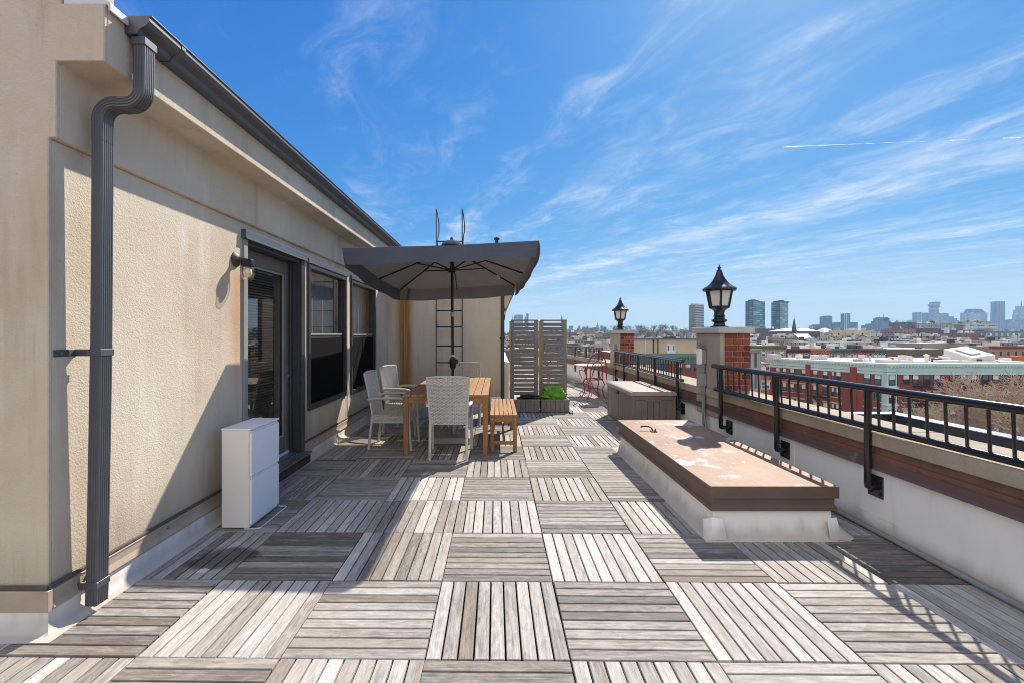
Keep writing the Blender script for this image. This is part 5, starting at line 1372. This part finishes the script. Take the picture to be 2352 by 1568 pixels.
t = thing('pyramid_roof_hall', 'hall with a white hipped roof right of the white roofed hall', 'building', (560, 720, 0))
X0, X1 = PX(1892,690), PX(1924,690); z1, z2 = PZ(764,690), PZ(753.5,690)
b = MB(); b.box(X0, X1, 690, 712, zg(560,690)-1, z1); b.build('wall', FA('arm', None, None, 1, 1), t, uv=True)
b = MB(); b.add([(X0-1,689,z1+.01),(X1+1,689,z1+.01),(X1+1,713,z1+.01),(X0-1,713,z1+.01),(X0+5,700,z2),(X0+11,700,z2)], [(0,1,5,4),(1,2,5),(2,3,4,5),(3,0,4)]); b.build('roof', r_white, t)
claim(X0-3, X1+3, 686, 716)
t = thing('gabled_house', 'white roofed gabled house with a red brick gable below the church spire', 'building', (300, 440, 0))
X0, X1, X2 = PX(1830,440), PX(1858,440), PX(1864,440); z1, z2 = PZ(779,440), PZ(767,440)
b = MB(); b.add([(X0,436,zg(300,440)-2),(X1,436,zg(300,440)-2),(X2,452,zg(300,440)-2),(X0,452,zg(300,440)-2),(X0,436,z1),(X1,436,z1),(X2,452,z1),(X0,452,z1),((X1+X2)/2,444,z2)], [(0,1,5,4),(1,2,6,5),(3,0,4,7),(5,6,8)]); b.build('wall', m_redbrick, t)
b = MB(); b.add([(X0-.5,435,z1),(X1+.6,435,z1),((X1+X2)/2+.8,444,z2+.1),(X0-.5,444,z2+.1),(X2+.5,453,z1),(X0-.5,453,z1)], [(0,1,2,3),(3,2,4,5)]); b.build('roof', r_white, t)
claim(X0-2, X2+2, 432, 456)
# church with a dark spire
ch = thing('church_spire', 'pointed dark church spire rising above the middle distance', 'church', (320, 500, -12))
D = 500; X = PX(1824,D); zb = zg(X,D)-1; hw = PX(1830.5,D)-X
b = MB(); b.box(X-hw, X+hw, D-hw, D+hw, zb, PZ(766,D)); b.build('tower', FA('spire', C(112,104,100), C(50,48,48), 4, 7, 0.25, 0.5), ch, uv=True)
b = MB(); b.lathe([(hw*1.05,0),(hw*0.86,2),(0.12,PZ(730,D)-PZ(766,D))], (X,D,PZ(766,D)+0.01), 8, rot=R(22.5)); b.build('spire', plain('slate_spire', C(74,60,60), 0.8), ch)
b = MB(); b.bar((X,D,PZ(730.5,D)),(X,D,PZ(727.5,D)), 0.25, 0.25); b.bar((X-0.6,D,PZ(729,D)),(X+0.6,D,PZ(729,D)), 0.2, 0.2); b.build('cross', m_black, ch)
b = MB(); b.box(X-hw, X+hw*3.4, D+hw+0.1, D+20, zb, PZ(777,D)); b.build('nave', FA('spire', None, None, 1, 1), ch, uv=True)
claim(X-hw-2, X+hw*4, D-6, D+22)

# ================================================================ TOWERS
def rot_tower(name, label, x0, xm, x1, ytop, ybase, D, matL, matR, roof, group=None, crown=None):
    """tower seen at its corner: left face x0-xm, right face xm-x1"""
    A = Vector((PX(x0,D*1.02), D*1.02)); Bc = Vector((PX(xm,D), D)); Cc = Vector((PX(x1,D*1.03), D*1.03)); Dd = A + Cc - Bc
    zt = PZ(ytop, D); zb = min(PZ(ybase,D), zg(Bc.x,D)) - 2
    t = thing(name, label, 'tower', (Bc.x, D, zb), group)
    b = MB(); pts = [A, Bc, Cc, Dd]
    for i in range(4):
        p, q = pts[i], pts[(i+1)%4]; b.add([(p.x,p.y,zb),(q.x,q.y,zb),(q.x,q.y,zt),(p.x,p.y,zt)], [(0,1,2,3)], 0 if i in (0,2) else 1)
    b.build('wall', [matL, matR], t, uv=True)
    b = MB(); b.add([(p.x,p.y,zt+0.01) for p in pts], [(0,1,2,3)]); b.build('roof', roof, t)
    if crown:
        b = MB()
        for a0, a1, y_ in crown: b.box(PX(a0,D*1.03), PX(a1,D*1.03), D*1.025, D*1.04, zt+0.02, PZ(y_, D*1.03))
        b.build('plant_room', roof, t)
    claim(min(A.x,Dd.x)-2, Cc.x+2, D-2, Dd.y+2)
    return t
gt1 = FA('gt1', C(40,62,78), C(58,86,102), 9, 3.9, 0.88, 0.7, rough=0.25, gl=0.1); gt1r = FA('gt1r', C(44,74,80), C(66,106,108), 12, 4.2, 0.96, 0.74, rough=0.2, gl=0.08)
concL = FA('concL', C(122,120,118), C(88,90,94), 5, 60, 0.25, 0.9); concR = FA('concR', C(196,194,190), C(52,56,62), 60, 5.2, 0.98, 0.5)
rot_tower('glass_tower', 'teal glass tower, the left one of the pair right of the lantern', 1712, 1731, 1757, 691, 752, 900, gt1, gt1r, r_dark, None, [(1724,1733,688.5),(1733,1739,690.2)])
rot_tower('glass_tower', 'teal glass tower with rooftop machinery, the right one of the pair', 1771.5, 1792, 1810.5, 694, 752, 930, gt1, gt1r, r_dark, None, [(1782,1790,691.5),(1792,1798,690),(1798,1810,693)])
rot_tower('concrete_tower', 'grey concrete tower with striped balconies left of the big lantern', 1582, 1597.5, 1617, 700, 752, 950, concL, concR, r_silver, None, [(1590,1600,697.5),(1600,1614,698.5)])
def blue(k): return C(int(96*k), int(118*k), int(150*k))
skyA = FA('skyA', C(118,132,158), C(92,110,144), 14, 14, 0.45, 0.6); skyB = FA('skyB', C(104,124,150), C(70,92,124), 12, 400, 0.5, 0.98); skyC = FA('skyC', C(150,158,176), C(112,128,156), 16, 11, 0.6, 0.4); skyD = FA('skyD', C(86,104,130), C(60,82,110), 10, 12, 0.5, 0.5)  # some of the distant haze blue is mixed into these base colours
DS = 2300.0
def tower(label, x0, x1, yt, m=None, D=DS, dd=40, steps=(), name='skyscraper', antenna=(), slant=0):
    X0, X1, zt = PX(x0,D), PX(x1,D), PZ(yt,D); zb = zg(X0,D)-2
    t = thing(name, label, 'skyscraper', ((X0+X1)/2, D, zb)); m = m or skyA
    b = MB(); b.box(X0, X1, D, D+dd, zb, zt)
    for (a0, a1, y_) in steps: b.box(PX(a0,D), PX(a1,D), D+1, D+dd-2, zb if a0 < x0-0.1 or a1 > x1+0.1 else zt+0.01, PZ(y_,D))
    b.build('wall', m, t, uv=True)
    if antenna:
        b = MB()
        for ax, y_, w_ in antenna: b.tube([(PX(ax,D),D+dd/2,zt-5),(PX(ax,D),D+dd/2,PZ(y_,D))], [w_, w_*0.3], 6)
        b.build('antenna', m_black if False else skyD, t)
    return t
# right hand skyline
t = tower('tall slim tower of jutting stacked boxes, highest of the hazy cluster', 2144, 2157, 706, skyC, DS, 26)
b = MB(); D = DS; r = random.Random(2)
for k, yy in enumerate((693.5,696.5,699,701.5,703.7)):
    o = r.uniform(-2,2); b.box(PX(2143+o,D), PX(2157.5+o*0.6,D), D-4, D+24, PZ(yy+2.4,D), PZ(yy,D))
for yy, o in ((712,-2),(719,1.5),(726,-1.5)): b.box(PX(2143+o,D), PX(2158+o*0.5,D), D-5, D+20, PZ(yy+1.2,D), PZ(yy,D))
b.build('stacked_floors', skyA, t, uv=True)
tower('narrow dark hazy blue tower at the left end of the hazy cluster', 2112, 2118, 717.5, skyB, steps=[(2118,2124,724.5)])
tower('wide flat topped hazy blue tower left of the stacked box tower', 2123, 2143.5, 719.5, skyB, DS+60, steps=[(2127,2140,718.5)])
tower('broad stepped hazy blue tower right of the stacked box tower', 2157.5, 2179, 720.5, skyA, DS+60, steps=[(2165,2176,719.6),(2179,2192,727),(2192,2199,731),(2199,2203,736)])
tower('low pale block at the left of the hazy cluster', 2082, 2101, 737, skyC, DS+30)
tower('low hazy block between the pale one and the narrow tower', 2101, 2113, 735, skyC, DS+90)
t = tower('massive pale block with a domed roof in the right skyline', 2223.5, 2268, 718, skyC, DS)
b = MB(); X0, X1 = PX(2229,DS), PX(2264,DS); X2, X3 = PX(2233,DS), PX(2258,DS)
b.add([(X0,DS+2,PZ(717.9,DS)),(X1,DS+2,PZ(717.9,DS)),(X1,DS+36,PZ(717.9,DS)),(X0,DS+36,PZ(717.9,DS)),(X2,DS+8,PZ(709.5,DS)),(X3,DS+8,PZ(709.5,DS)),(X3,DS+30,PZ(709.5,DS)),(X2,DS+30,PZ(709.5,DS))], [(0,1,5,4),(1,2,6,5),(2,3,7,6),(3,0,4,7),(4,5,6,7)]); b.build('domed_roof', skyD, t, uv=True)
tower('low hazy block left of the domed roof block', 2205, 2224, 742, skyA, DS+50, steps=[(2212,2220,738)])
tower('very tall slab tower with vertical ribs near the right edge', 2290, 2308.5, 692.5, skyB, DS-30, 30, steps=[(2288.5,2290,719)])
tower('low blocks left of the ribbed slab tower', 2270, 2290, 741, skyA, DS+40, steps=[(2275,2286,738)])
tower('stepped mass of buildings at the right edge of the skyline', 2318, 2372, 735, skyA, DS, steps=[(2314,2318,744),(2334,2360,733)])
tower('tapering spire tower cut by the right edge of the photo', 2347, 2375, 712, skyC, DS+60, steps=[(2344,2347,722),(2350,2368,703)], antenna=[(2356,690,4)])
# middle skyline
DM = 1700.0
tower('hazy grey blue tower with a notched crown left of the thin dark tower', 1895.5, 1911.5, 727, skyD, DM, 30, steps=[(1894.8,1912.2,733),(1899,1910,725.5)])
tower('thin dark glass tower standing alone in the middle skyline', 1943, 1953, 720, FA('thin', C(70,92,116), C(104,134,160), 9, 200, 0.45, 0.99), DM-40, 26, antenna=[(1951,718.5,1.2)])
tower('low wide hazy blue block right of the notched tower', 1912, 1942, 741.5, skyD, DM+30, 40, steps=[(1931,1955,740)])
tower('squat hazy blue block right of the thin dark tower', 1956, 1970, 740, skyD, DM+20, 40, steps=[(1953,1956,744)])
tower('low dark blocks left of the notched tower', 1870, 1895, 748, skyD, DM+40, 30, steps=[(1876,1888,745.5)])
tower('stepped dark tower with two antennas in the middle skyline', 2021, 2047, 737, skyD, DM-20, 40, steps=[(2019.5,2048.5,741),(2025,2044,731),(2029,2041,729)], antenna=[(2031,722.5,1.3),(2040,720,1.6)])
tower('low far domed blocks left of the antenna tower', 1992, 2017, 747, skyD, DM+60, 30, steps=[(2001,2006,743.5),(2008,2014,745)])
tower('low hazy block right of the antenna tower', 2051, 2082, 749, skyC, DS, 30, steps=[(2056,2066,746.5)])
# left skyline beyond the screens
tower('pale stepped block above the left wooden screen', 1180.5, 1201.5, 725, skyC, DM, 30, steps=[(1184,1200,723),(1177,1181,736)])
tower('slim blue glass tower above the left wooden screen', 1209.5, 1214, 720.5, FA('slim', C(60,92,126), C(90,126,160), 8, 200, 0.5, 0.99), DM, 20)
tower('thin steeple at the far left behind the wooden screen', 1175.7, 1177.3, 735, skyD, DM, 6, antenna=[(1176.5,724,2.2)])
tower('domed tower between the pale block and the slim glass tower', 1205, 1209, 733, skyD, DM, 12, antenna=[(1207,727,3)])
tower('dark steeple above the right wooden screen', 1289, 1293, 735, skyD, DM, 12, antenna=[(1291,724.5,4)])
tower('hazy blue slab just right of the wooden screens', 1308, 1316, 748.5, skyB, DS, 24)
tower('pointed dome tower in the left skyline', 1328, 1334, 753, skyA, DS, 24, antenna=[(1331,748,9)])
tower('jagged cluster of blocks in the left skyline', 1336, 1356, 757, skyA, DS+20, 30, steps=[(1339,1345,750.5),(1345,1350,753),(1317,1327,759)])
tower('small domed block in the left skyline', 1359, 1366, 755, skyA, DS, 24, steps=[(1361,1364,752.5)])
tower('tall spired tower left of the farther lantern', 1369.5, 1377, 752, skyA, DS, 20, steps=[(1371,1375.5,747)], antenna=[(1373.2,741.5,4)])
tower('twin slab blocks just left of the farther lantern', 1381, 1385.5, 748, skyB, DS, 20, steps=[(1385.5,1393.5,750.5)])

# ================================================================ ROOFTOP FIELD
walls = [('tan', C(178,154,128)), ('red', C(122,84,74)), ('brown', C(112,92,82)), ('slate', C(104,108,114)), ('grey', C(150,146,142)), ('pale', C(196,188,176)), ('dark', C(92,84,82)), ('pink', C(168,138,124))]
roofs = [('white', r_white), ('white', r_white), ('silver', r_silver), ('tar black', r_dark), ('tan', r_tan)]
fw = {n_: make_facade('field_'+n_, c, C(56,60,68), 2.6, 3.5, 0.4, 0.5) for n_, c in walls}
r = random.Random(21); made = 0; tries = 0
while made < 285 and tries < 20000:
    tries += 1
    D = 150*math.exp(r.uniform(0, math.log(1500/150.0))); px = r.uniform(1150, 2520)
    X = PX(px, D); wdt = r.uniform(6, 12)*(1 + D/1300.0); dd = r.uniform(8, 15)*(1+D/1300.0)
    if any(X-wdt/2 < q[1] and X+wdt/2 > q[0] and D < q[3] and D+dd > q[2] for q in taken): continue
    zt = interp(D, [(150,-6.0),(300,-4.0),(600,-0.8),(1000,5.0),(1500,9.0)]) + r.uniform(-2.0,1.2)
    if px < 1480 and D > 250: zt -= 2.0
    if 1400 < px < 1690 and D > 560: continue
    wn_, _ = r.choice(walls + [walls[0], walls[4], walls[5]]); rn_, rm = r.choice(roofs)
    zb = zg(X, D) - 1
    if zt - zb < 5: zt = zb + r.uniform(6, 9)
    dist = 'nearer rooftops' if D < 320 else 'far rooftops'
    kind = 'low' if zt-zb < 12 else 'mid rise'
    t = thing('house', f'{kind} {wn_} walled house with a {rn_} roof among the {dist}', 'house', (X, D+dd/2, zb), f'{kind} {wn_} houses with {rn_} roofs among the {dist}')
    b = MB(); b.box(X-wdt/2, X+wdt/2, D, D+dd, zb, zt); b.build('wall', fw[wn_], t, uv=True)
    pr = 0.5 if D < 500 else 0.9
    b = MB(); b.box(X-wdt/2+0.3, X+wdt/2-0.3, D+0.3, D+dd-0.3, zt+0.001, zt+0.06); b.build('roof', rm, t)
    b = MB(); b.box(X-wdt/2-0.15, X+wdt/2+0.15, D-0.25, D+0.28, zt-0.7, zt+pr*0.5); b.build('cornice', fw[r.choice(walls)[0]], t)
    for k in range(r.randint(1, 4) if D < 700 else 1):
        s = 1 + D/700.0; xx = X + r.uniform(-0.42,0.3)*wdt; yy = D + r.uniform(0.15,0.7)*dd
        b = MB(); b.box(xx, xx+r.uniform(0.8,2.6)*s, yy, yy+r.uniform(0.8,2.2)*s, zt+0.0605, zt+r.uniform(0.7,2.3)*s); b.build(r.choice(['bulkhead','roof_unit']), r.choice([r_white, r_silver, r_dark, r_tan, r_tan]), t)
    if D < 500:
        b = MB()
        for k in range(2):
            xx = X + r.uniform(-0.45,0.45)*wdt; b.box(xx, xx+0.6, D+dd*0.3+k, D+dd*0.3+k+0.6, zt+0.061, zt+r.uniform(1.0,1.8))
        b.build('chimney', r.choice([m_brickwall, r_tan, r_dark]), t)
    taken.append((X-wdt/2, X+wdt/2, D, D+dd)); made += 1

# ================================================================ BARE TREES
def branch(b, p, d, L, rad, depth, r, up=0.15, spread=0.6, nsides=4, minr=0.0):
    pts = [p]; q = p; dd = d.copy()
    k = 3 if depth > 2 else 2
    for i in range(k):
        dd = (dd + Vector((r.uniform(-1,1), r.uniform(-1,1), r.uniform(-0.6,1)))*0.16 + Vector((0,0,up*0.25))).normalized()
        q = q + dd*(L/k); pts.append(q)
    rad = max(rad, minr); r1 = max(rad*0.62, minr)
    b.tube(pts, [rad + (r1-rad)*i/k for i in range(k+1)], nsides if depth > 1 else 3, caps=False)
    if depth == 0: return
    n = r.choice([2,3,3]) if depth > 3 else (r.choice([2,3,3]) if minr > 0 else r.choice([3,3,4]))
    for i in range(n):
        f = 1.0 if i == 0 else r.uniform(0.45, 1.0)
        base = pts[0].lerp(pts[-1], f) if f < 0.999 else pts[-1]
        if f < 0.999:
            s = f*k; j = min(int(s), k-1); base = pts[j].lerp(pts[j+1], s-j)
        a = r.uniform(0, 2*math.pi); sp = r.uniform(0.35, 1.0)*spread*1.5
        t_ = dd.orthogonal().normalized(); w_ = dd.cross(t_)
        nd = (dd + (t_*math.cos(a)+w_*math.sin(a))*sp).normalized()
        branch(b, base, nd, L*r.uniform(0.62, 0.82), r1*(0.9 if i == 0 else r.uniform(0.55,0.8)), depth-1, r, up, spread, nsides, minr)
def bare_tree(h, seed, depth, label, mat, trunk_frac=0.26, group=None, rad=None, spread=0.6, minr=0.0):
    r = random.Random(seed); t = thing('bare_tree', label, 'tree', (0,0,0), group)
    rad = rad or h*0.018
    b = MB(); b.tube([(0,0,-0.5),(0.02*h*0.2,0,h*trunk_frac*0.5),(0,0.01*h,h*trunk_frac)], [rad*1.35, rad*1.1, rad], 8); b.build('trunk', mat, t, smooth=60)
    b = MB(); n = 4
    for i in range(n):
        a = 2*math.pi*i/n + r.uniform(-.4,.4); d_ = Vector((math.cos(a)*0.62, math.sin(a)*0.62, r.uniform(0.7,1.1))).normalized()
        branch(b, Vector((0,0.01*h,h*trunk_frac)), d_, h*0.24, rad*0.62, depth, r, 0.15, spread, 4, minr)
    branch(b, Vector((0,0.01*h,h*trunk_frac)), Vector((0,0,1)), h*0.25, rad*0.7, depth, r, 0.2, spread, 4, minr)
    b.build('crown', mat, t)
    return t
m_bark = plain('pale_plane_bark', C(186,166,142), 0.85, 0.2, 2.0); m_barkd = plain('grey_brown_twigs', C(84,74,68), 0.9, 0.18, 0.4); m_barkm = plain('brown_twigs', C(104,88,76), 0.9, 0.18, 0.4)
tr = bare_tree(17.5, 11, 6, 'bare pale barked street tree, the nearest one in front of the mint corniced building', m_bark, 0.22, None, 0.30, 0.72, 0.030)
tr.location = (PX(2280,54), 54, -19.6)
tr2 = dup(tr, None, (PX(2370,50), 50, -19.4), R(70), 'bare pale barked street tree at the right edge of the photo', (1.05,1.05,1.02))
tr3 = dup(tr, None, (PX(2180,60), 60, -21.4), R(200), 'bare pale barked street tree with low branches, left of the two others', (0.86,0.86,0.84))
G = 'bare trees between the far rooftops'
far = [bare_tree(13, s, 4, 'bare grey brown tree among the far rooftops', m_barkd if s % 2 else m_barkm, 0.2, G, 0.28, 0.7) for s in (31, 32, 33, 34)]
for k, o in enumerate(far): D = 260+25*k; X = PX(1700+70*k, D); o.location = (X, D, zg(X,D)); o.scale = (1,1,0.95)
r = random.Random(77); n = 0; tries = 0
clusters = [(1640,1860,210,420,48),(1150,1420,250,900,22),(1840,2480,240,620,34),(1400,1640,300,800,26)]
for (pa, pb, da, db, cnt) in clusters:
    n = 0; tries = 0
    while n < cnt and tries < 1500:
        tries += 1; D = r.uniform(da, db); px = r.uniform(pa, pb); X = PX(px, D)
        if any(q[0]-1 < X < q[1]+1 and q[2]-1 < D < q[3]+1 for q in taken): continue
        s = r.uniform(0.7, 1.05)*(1.0 if D < 500 else 1.15)
        dup(r.choice(far), None, (X, D, zg(X,D)-0.5), r.uniform(0,6.28), None, (s*1.1, s*1.1, s)); n += 1
# the wooded hill on the left of the skyline
GH = 'bare trees on the wooded hill'
hill = [bare_tree(15, s, 4, 'bare tree on the wooded hill between the two lanterns', m_barkd, 0.12, GH, 0.4, 0.75) for s in (51, 52)]
for k, o in enumerate(hill): D = 900; X = PX(1470+60*k, D); o.location = (X, D, zg(X,D))
n = 0
while n < 152:
    D = r.uniform(640, 1080); px = r.uniform(1385, 1715) if n < 135 else r.uniform(1700, 1760); X = PX(px, D); s = r.uniform(0.75, 1.25)
    if any(q[0]-1 < X < q[1]+1 and q[2]-1 < D < q[3]+1 for q in taken): n += 0.2; n = round(n, 1); continue
    dup(r.choice(hill), None, (X, D, zg(X,D)-1), r.uniform(0,6.28), None, (s*1.25, s*1.25, s)); n = int(n)+1
D = 820; X = PX(1540-0, D); 
big = dup(hill[0], None, (PX(1477,820), 820, zg(PX(1477,820),820)), 1.0, 'tall lone bare tree standing above the wooded hill between the lanterns', (1.5,1.5,1.75))

# ================================================================ SKY, SUN, CONTRAIL, HAZE, CAMERA
S = Vector((math.sin(R(32))*math.cos(R(44.2)), math.cos(R(32))*math.cos(R(44.2)), math.sin(R(44.2))))
ld = bpy.data.lights.new('sun', 'SUN'); ld.energy = 4.0; ld.angle = R(0.55); ld.color = (1.0, 0.935, 0.84)
lo = bpy.data.objects.new('sun', ld); COL.objects.link(lo); lo.rotation_euler = (-S).to_track_quat('-Z', 'Y').to_euler(); lo.location = (20, 30, 40)
wld = bpy.data.worlds.new('World'); scene.world = wld; wld.use_nodes = True
w = NT('w', wld); nt = wld.node_tree; bg = nt.nodes['Background']
sky = w.n('ShaderNodeTexSky', sky_type='NISHITA'); sky.sun_disc = False; sky.sun_elevation = R(44.2); sky.sun_rotation = R(32)
sky.air_density = 1.0; sky.dust_density = 0.6; sky.ozone_density = 3.0; sky.altitude = 200
dirv = w.n('ShaderNodeTexCoord').outputs['Generated']; s = w.sep(dirv)
zc = w.math('MAXIMUM', s[2], 0.02)
px_ = w.math('DIVIDE', s[0], zc); py_ = w.math('DIVIDE', s[1], zc)
along = w.math('ADD', w.math('MULTIPLY', px_, 0.33), w.math('MULTIPLY', py_, -0.944))
across = w.math('ADD', w.math('MULTIPLY', px_, 0.944), w.math('MULTIPLY', py_, 0.33))
warp = w.noise(w.comb(w.math('MULTIPLY', along, 0.5), w.math('MULTIPLY', across, 0.5), 3.0), 1.0, 3)
acw = w.math('ADD', across, w.math('MULTIPLY', w.math('SUBTRACT', warp, 0.5), 0.9))
n1 = w.noise(w.comb(w.math('MULTIPLY', along, 0.55), w.math('MULTIPLY', acw, 1.7), 0.0), 1.0, 8, 0.62, 0.4)
n2 = w.noise(w.comb(w.math('MULTIPLY', along, 2.2), w.math('MULTIPLY', acw, 4.5), 5.0), 1.0, 8, 0.7, 0.8)
n3 = w.noise(w.comb(w.math('MULTIPLY', along, 0.16), w.math('MULTIPLY', across, 0.35), 9.0), 1.0, 3)
dens = w.math('ADD', w.math('MULTIPLY', n1, 0.52), w.math('MULTIPLY', n2, 0.48))
n4 = w.noise(w.comb(w.math('MULTIPLY', along, 1.1), w.math('MULTIPLY', acw, 1.3), 14.0), 1.3, 6, 0.65, 0.6)
def band(c, wd, amp):
    d_ = w.math('ABSOLUTE', w.math('SUBTRACT', acw, c)); return w.math('MULTIPLY', w.smooth(d_, wd, 0.0), amp*0.8)
bands = w.math('ADD', w.math('ADD', band(1.03, 0.28, 0.13), band(1.62, 0.3, 0.08)), w.math('ADD', band(3.5, 0.75, 0.14), band(5.6, 0.9, 0.08)))
cov = w.math('ADD', dens, w.math('ADD', bands, w.math('MULTIPLY', w.math('SUBTRACT', n3, 0.5), 0.35)))
low = w.smooth(s[2], 0.45, 0.05)
cov = w.math('ADD', cov, w.math('MULTIPLY', low, 0.095))
cl = w.math('MULTIPLY', w.smooth(cov, 0.47, 0.98), 1.0)
fade = w.smooth(s[2], 0.0, 0.06)
cl = w.math('MULTIPLY', w.math('MULTIPLY', cl, fade), w.math('ADD', 0.48, w.math('MULTIPLY', w.smooth(n4, 0.36, 0.62), 0.62)))
# brighter cloud sheet added to the unseen sky behind the viewer, filling shaded faces
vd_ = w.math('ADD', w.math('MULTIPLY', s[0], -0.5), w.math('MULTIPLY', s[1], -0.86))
fill_veil = w.math('MULTIPLY', w.smooth(vd_, 0.02, 0.5), w.math('ADD', 0.55, w.math('MULTIPLY', n1, 0.5)))
fill_veil = w.math('MULTIPLY', fill_veil, w.smooth(s[2], -0.02, 0.08))
sp_ = w.n('ShaderNodeSeparateColor'); w.l(sky.outputs[0], sp_.inputs[0]); cb_ = w.n('ShaderNodeCombineColor')
for i_, (a_, p_) in enumerate(((0.076,1.63),(0.575,0.82),(2.36,0.35))): w.l(w.math('MULTIPLY', w.math('POWER', sp_.outputs[i_], p_), a_), cb_.inputs[i_])
blue_ = cb_.outputs[0]
col = w.mix(cl, blue_, (5.7, 6.0, 6.3, 1))
col = w.mix(w.smooth(s[2], 0.16, -0.01), col, (3.3, 4.45, 5.3, 1))
col = w.mix(w.math('MINIMUM', fill_veil, 0.9), col, (8.2, 8.0, 7.7, 1))
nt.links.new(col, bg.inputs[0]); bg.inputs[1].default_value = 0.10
# aircraft trail, high and far outside the haze
b = MB(); Dc = 9000.0
def tp(px): 
    yy = 338 + (316-338)*(px-1798)/(2352-1798); return at(px, yy, Dc)
for a0, a1, r_ in ((1798,1880,9),(1870,1945,7),(1930,1950,4),(1943,1985,4.5),(1987,2010,4),(2014,2060,3),(2066,2105,3),(2112,2130,3),(2180,2200,8),(2202,2225,3),(2302,2318,11),(2318,2332,12),(2334,2345,8),(2400,2440,12),(2470,2560,12)):
    b.tube([tp(a0), tp(a0*0.8+a1*0.2), tp((a0+a1)/2), tp(a1)], [r_*0.1, r_*0.7, r_*0.6, r_*0.1], 6)
ice = NT('ice_cloud'); ice.t.nodes.remove(ice.b); tl = ice.n('ShaderNodeBsdfTranslucent'); tl.inputs[0].default_value = (0.98,0.98,0.98,1); ice.l(tl.outputs[0], ice.out.inputs[0])
tag(b.build('contrail', ice.mat), 'thin white aircraft trail breaking up across the blue sky', 'contrail')
# air
b = MB(); b.box(-2950, 4800, -850, 3180, -22.5, 262)
hz = b.build('haze', bpy.data.materials.new('haze_air')); hz['kind'] = 'stuff'
hm = hz.data.materials[0]; hm.use_nodes = True; ht = hm.node_tree; ht.nodes.clear()
ho = ht.nodes.new('ShaderNodeOutputMaterial'); hv = ht.nodes.new('ShaderNodeVolumePrincipled')
hv.inputs['Color'].default_value = (0.52, 0.78, 1.0, 1); hv.inputs['Density'].default_value = HAZE; hv.inputs['Anisotropy'].default_value = 0.0
ht.links.new(hv.outputs[0], ho.inputs['Volume'])
cam = bpy.data.cameras.new('camera'); co = bpy.data.objects.new('camera', cam); COL.objects.link(co)
cam.sensor_width = 36.0; cam.lens = 36.0*F/2352.0; cam.shift_x = (1176-CX)/2352.0; cam.shift_y = -(784-CY)/2352.0
co.location = (0, 0, EYE); co.rotation_euler = (R(90), 0, 0); cam.clip_start = 0.05; cam.clip_end = 30000
scene.camera = co
scene.view_settings.view_transform = 'Standard'; scene.view_settings.look = 'None'; scene.view_settings.gamma = 1.0
scene.view_settings.exposure = EXPO
scene.cycles.pixel_filter_type = 'BLACKMAN_HARRIS'; scene.cycles.filter_width = 1.0
scene.cycles.max_bounces = 8; scene.cycles.transparent_max_bounces = 12; scene.cycles.volume_bounces = 1
